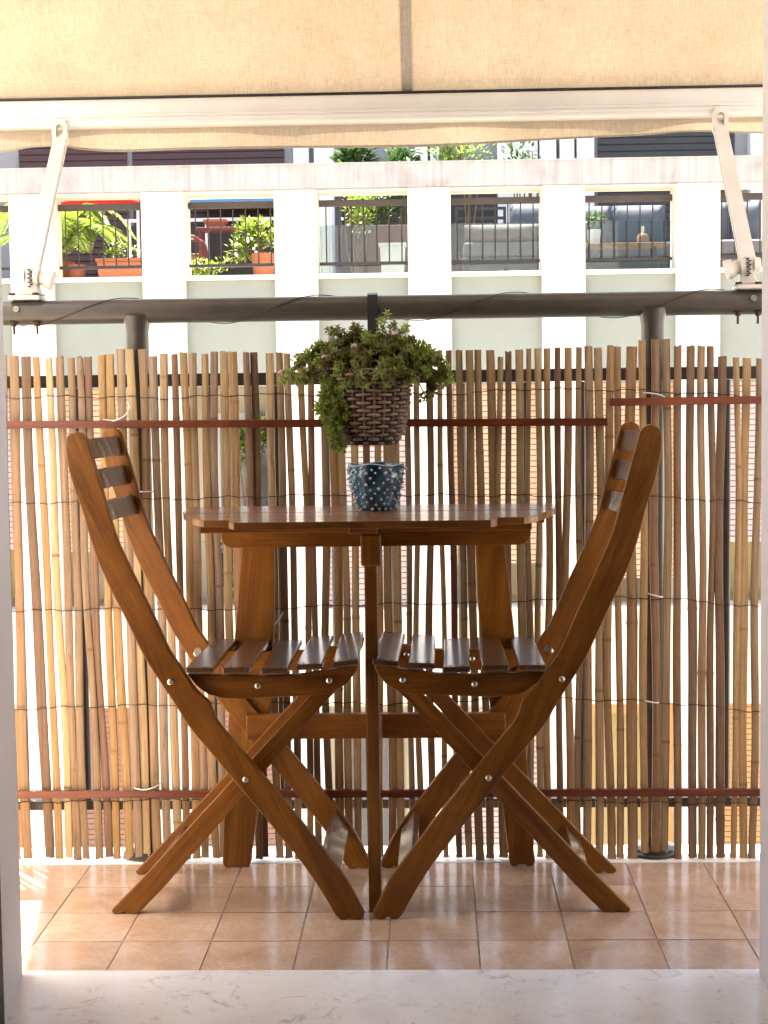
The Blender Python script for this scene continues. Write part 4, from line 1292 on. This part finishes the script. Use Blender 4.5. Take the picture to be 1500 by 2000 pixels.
# ------------------------------------------------------------------ things on the terrace
def bush(name, label, cat, c, rad, n, size, mat, pot=None, stems=0, group=None, seed=0, base=None, flowers=0):
    rn = random.Random(seed + 11)
    t = thing(name, label, cat, (c[0], c[1], base if base is not None else c[2] - rad[2]), group)
    bm = bmesh.new()
    T = bm.verts.layers.float.new('tone')
    lumps = [(Vector((rn.uniform(-.6, .6) * rad[0], rn.uniform(-.5, .5) * rad[1], rn.uniform(-.6, .7) * rad[2])), rn.uniform(.35, .6)) for _ in range(9)]
    for k in range(n):
        o_, f = rn.choice(lumps)
        d = Vector((rn.gauss(0, 1), rn.gauss(0, 1), rn.gauss(0, 1))).normalized()
        q = o_ + Vector((d.x * rad[0], d.y * rad[1], d.z * rad[2])) * f * rn.random() ** .4
        dd = d + Vector((rn.uniform(-.6, .6), rn.uniform(-.6, .6), rn.uniform(-.1, .8)))
        leaf_quad(bm, T, Vector(c) + q, dd, size * rn.uniform(.7, 1.3), size * .5, rn.uniform(0, 1), cup=.1)
    fin(bm, 'crown', mat, t, smooth=0)
    if stems:
        bm = bmesh.new()
        zb_ = base if base is not None else c[2] - rad[2]
        for k in range(stems):
            e = Vector(c) + Vector((rn.uniform(-.7, .7) * rad[0], rn.uniform(-.4, .4) * rad[1], rn.uniform(-.3, .5) * rad[2]))
            s0 = Vector((c[0] + rn.uniform(-.05, .05), c[1], zb_ + .02))
            tube(bm, cr([s0, (s0 + e) / 2 + Vector((rn.uniform(-.05, .05), 0, 0)), e], 3), [.012] * 3 + [.009] * 2 + [.005] * 2, 5)
        fin(bm, 'trunk', M['stem'], t)
    if flowers:
        bm = bmesh.new()
        for k in range(flowers):
            p = Vector(c) + Vector((rn.uniform(-.8, .8) * rad[0], -rad[1] * .8, rn.uniform(-.8, .9) * rad[2]))
            bmesh.ops.create_icosphere(bm, subdivisions=1, radius=size * .24, matrix=Matrix.Translation(p))
        fin(bm, 'blossoms', M['white'], t)
    return t

def trough(name, label, x0, x1, y0, y1, z0, z1, mat):
    bm = bmesh.new()
    d = 0.02
    hexa(bm, [(x0 + d, y0 + d, z0), (x1 - d, y0 + d, z0), (x1 - d, y1 - d, z0), (x0 + d, y1 - d, z0), (x0, y0, z1 - .03), (x1, y0, z1 - .03), (x1, y1, z1 - .03), (x0, y1, z1 - .03)])
    t = thing(name, label, 'planter', ((x0 + x1) / 2, (y0 + y1) / 2, z0))
    fin(bm, 'trough', mat, t, bevel=0.006)
    bm = bmesh.new()
    for a in ((x0 - .012, x1 + .012, y0 - .012, y0 + .012), (x0 - .012, x1 + .012, y1 - .012, y1 + .012), (x0 - .012, x0 + .012, y0 + .0125, y1 - .0125), (x1 - .012, x1 + .012, y0 + .0125, y1 - .0125)):
        box(bm, *a, z1 - .029, z1)
    fin(bm, 'rim', mat, t, smooth=0)
    bm = box(bmesh.new(), x0 + .013, x1 - .013, y0 + .013, y1 - .013, z1 - .0285, z1 - .015)
    fin(bm, 'soil', M['soil'], t, smooth=0)
    return t

def clay_pot(name, label, x, y, z, r, h, mat):
    bm = lathe(bmesh.new(), [(r * .68, z), (r * .92, z + h * .8), (r, z + h * .8), (r, z + h), (r * .88, z + h), (r * .85, z + h * .9), (.01, z + h * .88)], x, y, 20)
    return tag(fin(bm, name, mat, loc=(x, y, z), smooth=40), label, 'pot')

# palm
pm = thing('palm_tree', 'low feathery palm with arching yellow green fronds behind the left terrace railing', 'palm', (-3.70, 16.0, TF))
bm = bmesh.new()
tube(bm, [(-3.70, 16.0, TF + .22), (-3.70, 16.0, TF + .32), (-3.70, 16.0, TF + .40)], [.09, .11, .06], 10)
fin(bm, 'trunk', M['stem'], pm)
rn = random.Random(5)
for k in range(19):
    a = 2 * math.pi * k / 19 + rn.uniform(-.1, .1)
    if abs(math.sin(a)) > .93 and math.sin(a) < 0:
        a += .4
    ln = rn.uniform(.55, .78)
    lift = rn.uniform(.22, .62)
    p0 = Vector((-3.70, 16.0, TF + .38))
    hd = Vector((math.cos(a), math.sin(a) * .75, 0))
    P = cr([p0, p0 + hd * ln * .4 + Vector((0, 0, lift * .8)), p0 + hd * ln * .8 + Vector((0, 0, lift * .75)), p0 + hd * ln * 1.08 + Vector((0, 0, lift * .25))], 7)
    bm = bmesh.new()
    T = bm.verts.layers.float.new('tone')
    tube(bm, P, [.009 * (1 - i / len(P)) + .002 for i in range(len(P))], 4)
    for i in range(3, len(P) - 1):
        p, q = Vector(P[i]), Vector(P[i + 1])
        tn = (q - p).normalized()
        s_ = tn.cross(Vector((0, 0, 1))).normalized()
        for sg in (-1, 1):
            for j in range(3):
                b_ = p + (q - p) * j / 3
                L_ = .17 * math.sin(math.pi * min(1, (i + j / 3) / len(P) * .9 + .12)) + .03
                leaf_quad(bm, T, b_, s_ * sg + tn * .45 + Vector((0, 0, -.15 + rn.uniform(-.1, .1))), L_, .022, rn.uniform(.3, 1))
    fin(bm, 'frond', M['leaf_bright'], pm, smooth=0)
clay_pot('plant_pot', 'terracotta pot under the palm on the left of the terrace', -3.70, 16.0, TF, .17, .30, M['terra'])
clay_pot('plant_pot', 'small terracotta pot at the foot of the palm fronds', -3.42, 15.62, TF, .085, .24, M['terra'])
trough('window_box', 'long terracotta window box with small flowers behind the leftmost full railing', -3.20, -2.66, 15.46, 15.66, TF, TF + .285, M['terra'])
bush('box_flowers', 'small pale yellow flowers in the long terracotta window box', 'plant', (-2.95, 15.56, 2.40), (.24, .07, .10), 260, .035, M['leaf_bright'], seed=1, base=TF + .27, flowers=12)
pa = thing('parasol', 'red folded parasol behind the left end of the terrace railing', 'parasol', (-3.05, 16.9, TF))
bm = tube(bmesh.new(), [(-3.05, 16.9, TF), (-3.05, 16.9, 2.98)], .02, 8)
fin(bm, 'pole', M['white'], pa)
bm = bmesh.new()
tube(bm, [(-3.86, 16.75, 3.01), (-3.55, 16.78, 3.04), (-3.2, 16.85, 3.05), (-3.04, 16.9, 3.02)], [.02, .075, .085, .03], 10)
fin(bm, 'canopy', M['redfab'], pa, smooth=50)
# bay two
rc = thing('metal_chair', 'dull red metal armchair on the terrace behind the second railing', 'chair', (-2.45, 16.3, TF))
for yy in (16.15, 16.55):
    bm = bmesh.new()
    tube(bm, cr([(-2.66, yy, 2.58), (-2.45, yy, 2.60), (-2.34, yy, 2.58), (-2.30, yy, 2.48), (-2.31, yy, 2.25), (-2.33, yy, TF)], 4), .018, 8)
    fin(bm, 'arm', M['redmetal'], rc)
    bm = tube(bmesh.new(), [(-2.66, yy, TF), (-2.68, yy, 2.9)], .018, 8)
    fin(bm, 'leg', M['redmetal'], rc)
bm = box(bmesh.new(), -2.68, -2.31, 16.16, 16.54, 2.40, 2.43)
fin(bm, 'seat', M['redmetal'], rc, bevel=.008)
bm = box(bmesh.new(), -2.70, -2.675, 16.16, 16.54, 2.62, 2.9)
fin(bm, 'backrest', M['redmetal'], rc, bevel=.008)
sb = thing('shelf_table', 'dark red shelf table with a terracotta trough on it behind the second railing', 'table', (-2.10, 16.85, TF))
bm = box(bmesh.new(), -2.42, -1.75, 16.7, 17.0, 2.715, 2.745)
fin(bm, 'top', M['redmetal'], sb, bevel=.004)
for x_ in (-2.40, -1.79):
    for y_ in (16.71, 16.96):
        bm = box(bmesh.new(), x_, x_ + .03, y_, y_ + .03, TF, 2.7145)
        fin(bm, 'leg', M['redmetal'], sb)
trough('trough', 'short terracotta trough standing on the dark red shelf table', -2.34, -2.13, 16.76, 16.92, 2.7455, 2.83, M['terra'])
bush('leafy_plant', 'bushy lime green plant in a terracotta pot at the right of the second railing', 'plant', (-1.70, 15.66, 2.50), (.24, .13, .20), 520, .075, M['leaf_bright'], stems=4, seed=2, base=TF + .30, flowers=10)
clay_pot('plant_pot', 'square looking terracotta pot under the bushy lime green plant', -1.62, 15.64, TF, .12, .32, M['terra'])
bush('ground_plant', 'low lime green seedlings along the edge behind the second railing', 'plant', (-2.12, 15.54, 2.20), (.26, .06, .12), 320, .05, M['leaf_bright'], seed=3, base=TF, flowers=3)
bm = bmesh.new()
prism_x(bm, [(17.45, 3.125), (17.40, 3.115), (17.40, 3.065), (17.45, 3.055), (18.3, 3.19), (18.3, 3.25)], -2.62, -1.52)
tag(fin(bm, 'sunshade', M['bluefab'], loc=(-2.0, 17.8, 3.06)), 'blue fabric sunshade strip seen above the second railing', 'sunshade')
wr = thing('white_handrail', 'white horizontal handrail in front of the dark red terrace shutters', 'handrail', (-2.4, 17.6, TF))
bm = box(bmesh.new(), -3.35, -1.55, 17.58, 17.62, 2.90, 2.935)
fin(bm, 'rail', M['white'], wr)
for x_ in (-3.3, -2.45, -1.62):
    bm = box(bmesh.new(), x_, x_ + .04, 17.585, 17.615, TF, 2.8995)
    fin(bm, 'post', M['white'], wr)
bm = box(bmesh.new(), -3.5, -1.5, 17.72, 17.76, TF, 2.88)
tag(fin(bm, 'wicker_fence', M['dark_wall'], loc=(-2.5, 17.74, TF)), 'dark woven fence panel behind the white handrail', 'fence')
# bay three
dr = thing('white_screen', 'narrow white framed panel at the left of the third railing', 'panel', (-1.09, 16.5, TF))
bm = box(bmesh.new(), -1.15, -1.035, 16.48, 16.52, TF, 3.04)
fin(bm, 'board', M['white'], dr, bevel=.004)
bm = box(bmesh.new(), -1.030, -1.005, 16.47, 16.53, TF, 3.04)
fin(bm, 'edge_post', M['white'], dr)
bush('terrace_shrub', 'tall multi stemmed shrub with pale leaves behind the third railing', 'shrub', (-.76, 16.2, 2.80), (.20, .14, .30), 420, .06, M['leaf_bright'], stems=9, seed=4, base=TF, flowers=14)
bush('hedge_plant', 'dark evergreen hedge plant behind the red brown wall of the third bay', 'shrub', (-.42, 17.2, 2.95), (.34, .2, .28), 700, .06, M['leaf_dark'], stems=4, seed=5, base=TF)
bm = box(bmesh.new(), -.66, -.22, 16.62, 16.68, TF, 2.725)
M['lowwall'] = simple('red_brown_render', (0.13, 0.045, 0.03), (0.10, 0.035, 0.025), 6, 0.9)
tag(fin(bm, 'low_wall', M['lowwall'], loc=(-.44, 16.65, TF), bevel=.006), 'low red brown wall behind the white planter', 'wall')
trough('planter_box', 'white ribbed planter box at the right of the third railing', -.50, -.255, 15.78, 15.98, TF, 2.47, M['white'])
# bay four and five: lounge furniture
M['grey_blue'] = simple('shaded_slate_blue_cloth', (0.07, 0.085, 0.105), (0.058, 0.072, 0.09), 12, 0.9, bmp=0.2)  # back cushions, darkened so the colour carries the terrace shade
def cushion(bm, x0, x1, y0, y1, z0, z1, puff=.04):
    nx, nz = 8, 6
    for side, yy in ((-1, y0), (1, y1)):
        g = []
        for j in range(nz + 1):
            row = []
            for i in range(nx + 1):
                u, w = i / nx, j / nz
                b_ = (math.sin(math.pi * u) * math.sin(math.pi * w)) ** .4
                row.append(bm.verts.new((x0 + (x1 - x0) * u, (y0 + y1) / 2 + side * ((y1 - y0) / 2) * (.25 + .75 * b_), z0 + (z1 - z0) * w)))
            g.append(row)
        for j in range(nz):
            for i in range(nx):
                bm.faces.new((g[j][i], g[j][i + 1], g[j + 1][i + 1], g[j + 1][i]))
    bmesh.ops.remove_doubles(bm, verts=bm.verts, dist=1e-4)
    es = [e for e in bm.edges if e.is_boundary]
    bmesh.ops.bridge_loops(bm, edges=es) if es else None
    return bm
def sofa(label, x0, x1, y0, backs, seat_z=2.50):
    t = thing('outdoor_sofa', label, 'sofa', ((x0 + x1) / 2, y0 + .35, TF), 'sofas on the terrace')
    bm = box(bmesh.new(), x0, x1, y0, y0 + .72, 2.27, 2.345)
    fin(bm, 'frame', M['sofaframe'], t, bevel=.01)
    for x_ in (x0 + .02, x1 - .07):
        for y_ in (y0 + .02, y0 + .65):
            bm = box(bmesh.new(), x_, x_ + .05, y_, y_ + .05, TF, 2.2695)
            fin(bm, 'leg', M['sofaframe'], t)
    bm = box(bmesh.new(), x0 + .02, x1 - .02, y0 + .02, y0 + .60, 2.346, seat_z)
    fin(bm, 'seat_cushion', M['sofa'], t, bevel=.035, seg=3)
    for a, b in backs:
        bm = cushion(bmesh.new(), a, b, y0 + .42, y0 + .62, seat_z + .005, 2.92)
        fin(bm, 'back_cushion', M['grey_blue'], t, smooth=60)
    return t
sofa('pale cushioned outdoor sofa with a long taupe pillow behind the fourth railing', .30, 1.20, 16.15, [(.80, 1.19)])
bm = cushion(bmesh.new(), .33, 1.10, 16.17, 16.36, 2.505, 2.675)
tag(fin(bm, 'long_pillow', M['pillow'], loc=(.7, 16.27, 2.505), smooth=60), 'long taupe bolster pillow lying on the sofa behind the fourth railing', 'pillow')
sofa('slate blue outdoor sofa with tall back cushions behind the fifth railing', 1.52, 2.46, 16.45, [(1.54, 1.86), (1.87, 2.42)])
sofa('dark outdoor sofa half hidden behind the right awning arm', 2.70, 3.40, 16.3, [(2.72, 3.05), (3.06, 3.38)])
lc = thing('lounge_chair', 'teal framed lounge chair with slatted back left of the pale sofa', 'chair', (.45, 16.95, TF))
for x_ in (.25, .75):
    bm = box(bmesh.new(), x_, x_ + .03, 16.93, 16.96, TF, 2.93)
    fin(bm, 'post', M['sofaframe'], lc)
for z_ in (2.90, 2.80, 2.72):
    bm = box(bmesh.new(), .2805, .7495, 16.935, 16.955, z_, z_ + .03)
    fin(bm, 'back_slat', M['sofaframe'], lc)
bm = box(bmesh.new(), .25, .78, 16.60, 16.929, 2.40, 2.45)
fin(bm, 'seat', M['sofaframe'], lc)
for x_ in (.25, .75):
    bm = box(bmesh.new(), x_, x_ + .03, 16.61, 16.64, TF, 2.3995)
    fin(bm, 'leg', M['sofaframe'], lc)
ct = thing('coffee_table', 'long wooden coffee table with dark legs in front of the slate blue sofa', 'table', (1.9, 15.9, TF))
bm = box(bmesh.new(), 1.44, 2.28, 15.75, 16.1, 2.395, 2.432)
fin(bm, 'table_top', M['plankwood'], ct, bevel=.005)
for x_, e in ((1.52, -.04), (2.16, .05)):
    for y_ in (15.78, 16.04):
        bm = tube(bmesh.new(), [(x_ + e, y_, TF), (x_, y_, 2.3945)], .014, 8)
        fin(bm, 'leg', M['sofaframe'], ct)
bm = lathe(bmesh.new(), [(.055, 2.4325), (.068, 2.56), (.068, 2.575), (.058, 2.575), (.05, 2.555), (.005, 2.553)], 1.585, 15.9, 20)
tag(fin(bm, 'white_pot', M['white'], loc=(1.585, 15.9, 2.4325), smooth=40), 'white plant pot on the wooden coffee table', 'pot')
bush('pot_plant', 'small dark rosette plant in the white pot on the coffee table', 'plant', (1.585, 15.9, 2.64), (.10, .08, .08), 120, .06, M['leaf_dark'], seed=6, base=2.556)
ln_ = thing('candle_lantern', 'small wooden lantern with a pale candle on the coffee table', 'lantern', (2.055, 15.88, 2.4325))
bm = lathe(bmesh.new(), [(.055, 2.433), (.058, 2.50), (.04, 2.525), (.02, 2.53)], 2.055, 15.88, 14)
fin(bm, 'body', M['plankwood'], ln_, smooth=40)
bm = tube(bmesh.new(), [(2.055, 15.88, 2.5305), (2.055, 15.88, 2.60)], .015, 8)
fin(bm, 'candle', M['cream'], ln_)
# plants standing tall behind the parapet
bush('tall_plant', 'strappy dark plant showing above the coping left of centre', 'plant', (-.75, 17.0, 3.42), (.26, .2, .22), 240, .16, M['leaf_dark'], stems=5, seed=7, base=TF)
bush('tall_plant', 'dark leafy plant above the coping beside the white pilaster', 'plant', (-.27, 17.3, 3.45), (.20, .2, .22), 260, .10, M['leaf_dark'], stems=4, seed=8, base=TF)
bush('tall_bush', 'dense green bush showing above the middle of the coping', 'bush', (.30, 16.9, 3.40), (.38, .22, .30), 1300, .055, M['leaf_bright'], stems=6, seed=9, base=TF)
bush('thin_bush', 'sparse green twigs in front of the white panel above the coping', 'bush', (.98, 17.2, 3.42), (.26, .18, .26), 200, .07, M['leaf_dark'], stems=8, seed=10, base=TF)
bush('loggia_plant', 'leafy green plant in the lower loggia seen between the reeds at left', 'plant', (-1.80, 15.55, .55), (.20, .15, .30), 420, .08, M['leaf_bright'], stems=4, seed=12, base=-.99)
bush('loggia_plant', 'dark green plant lower in the loggia seen between the reeds at left', 'plant', (-1.95, 15.60, -.55), (.26, .15, .30), 420, .08, M['leaf_dark'], stems=4, seed=13, base=-.99)
print('objects', len(bpy.data.objects))
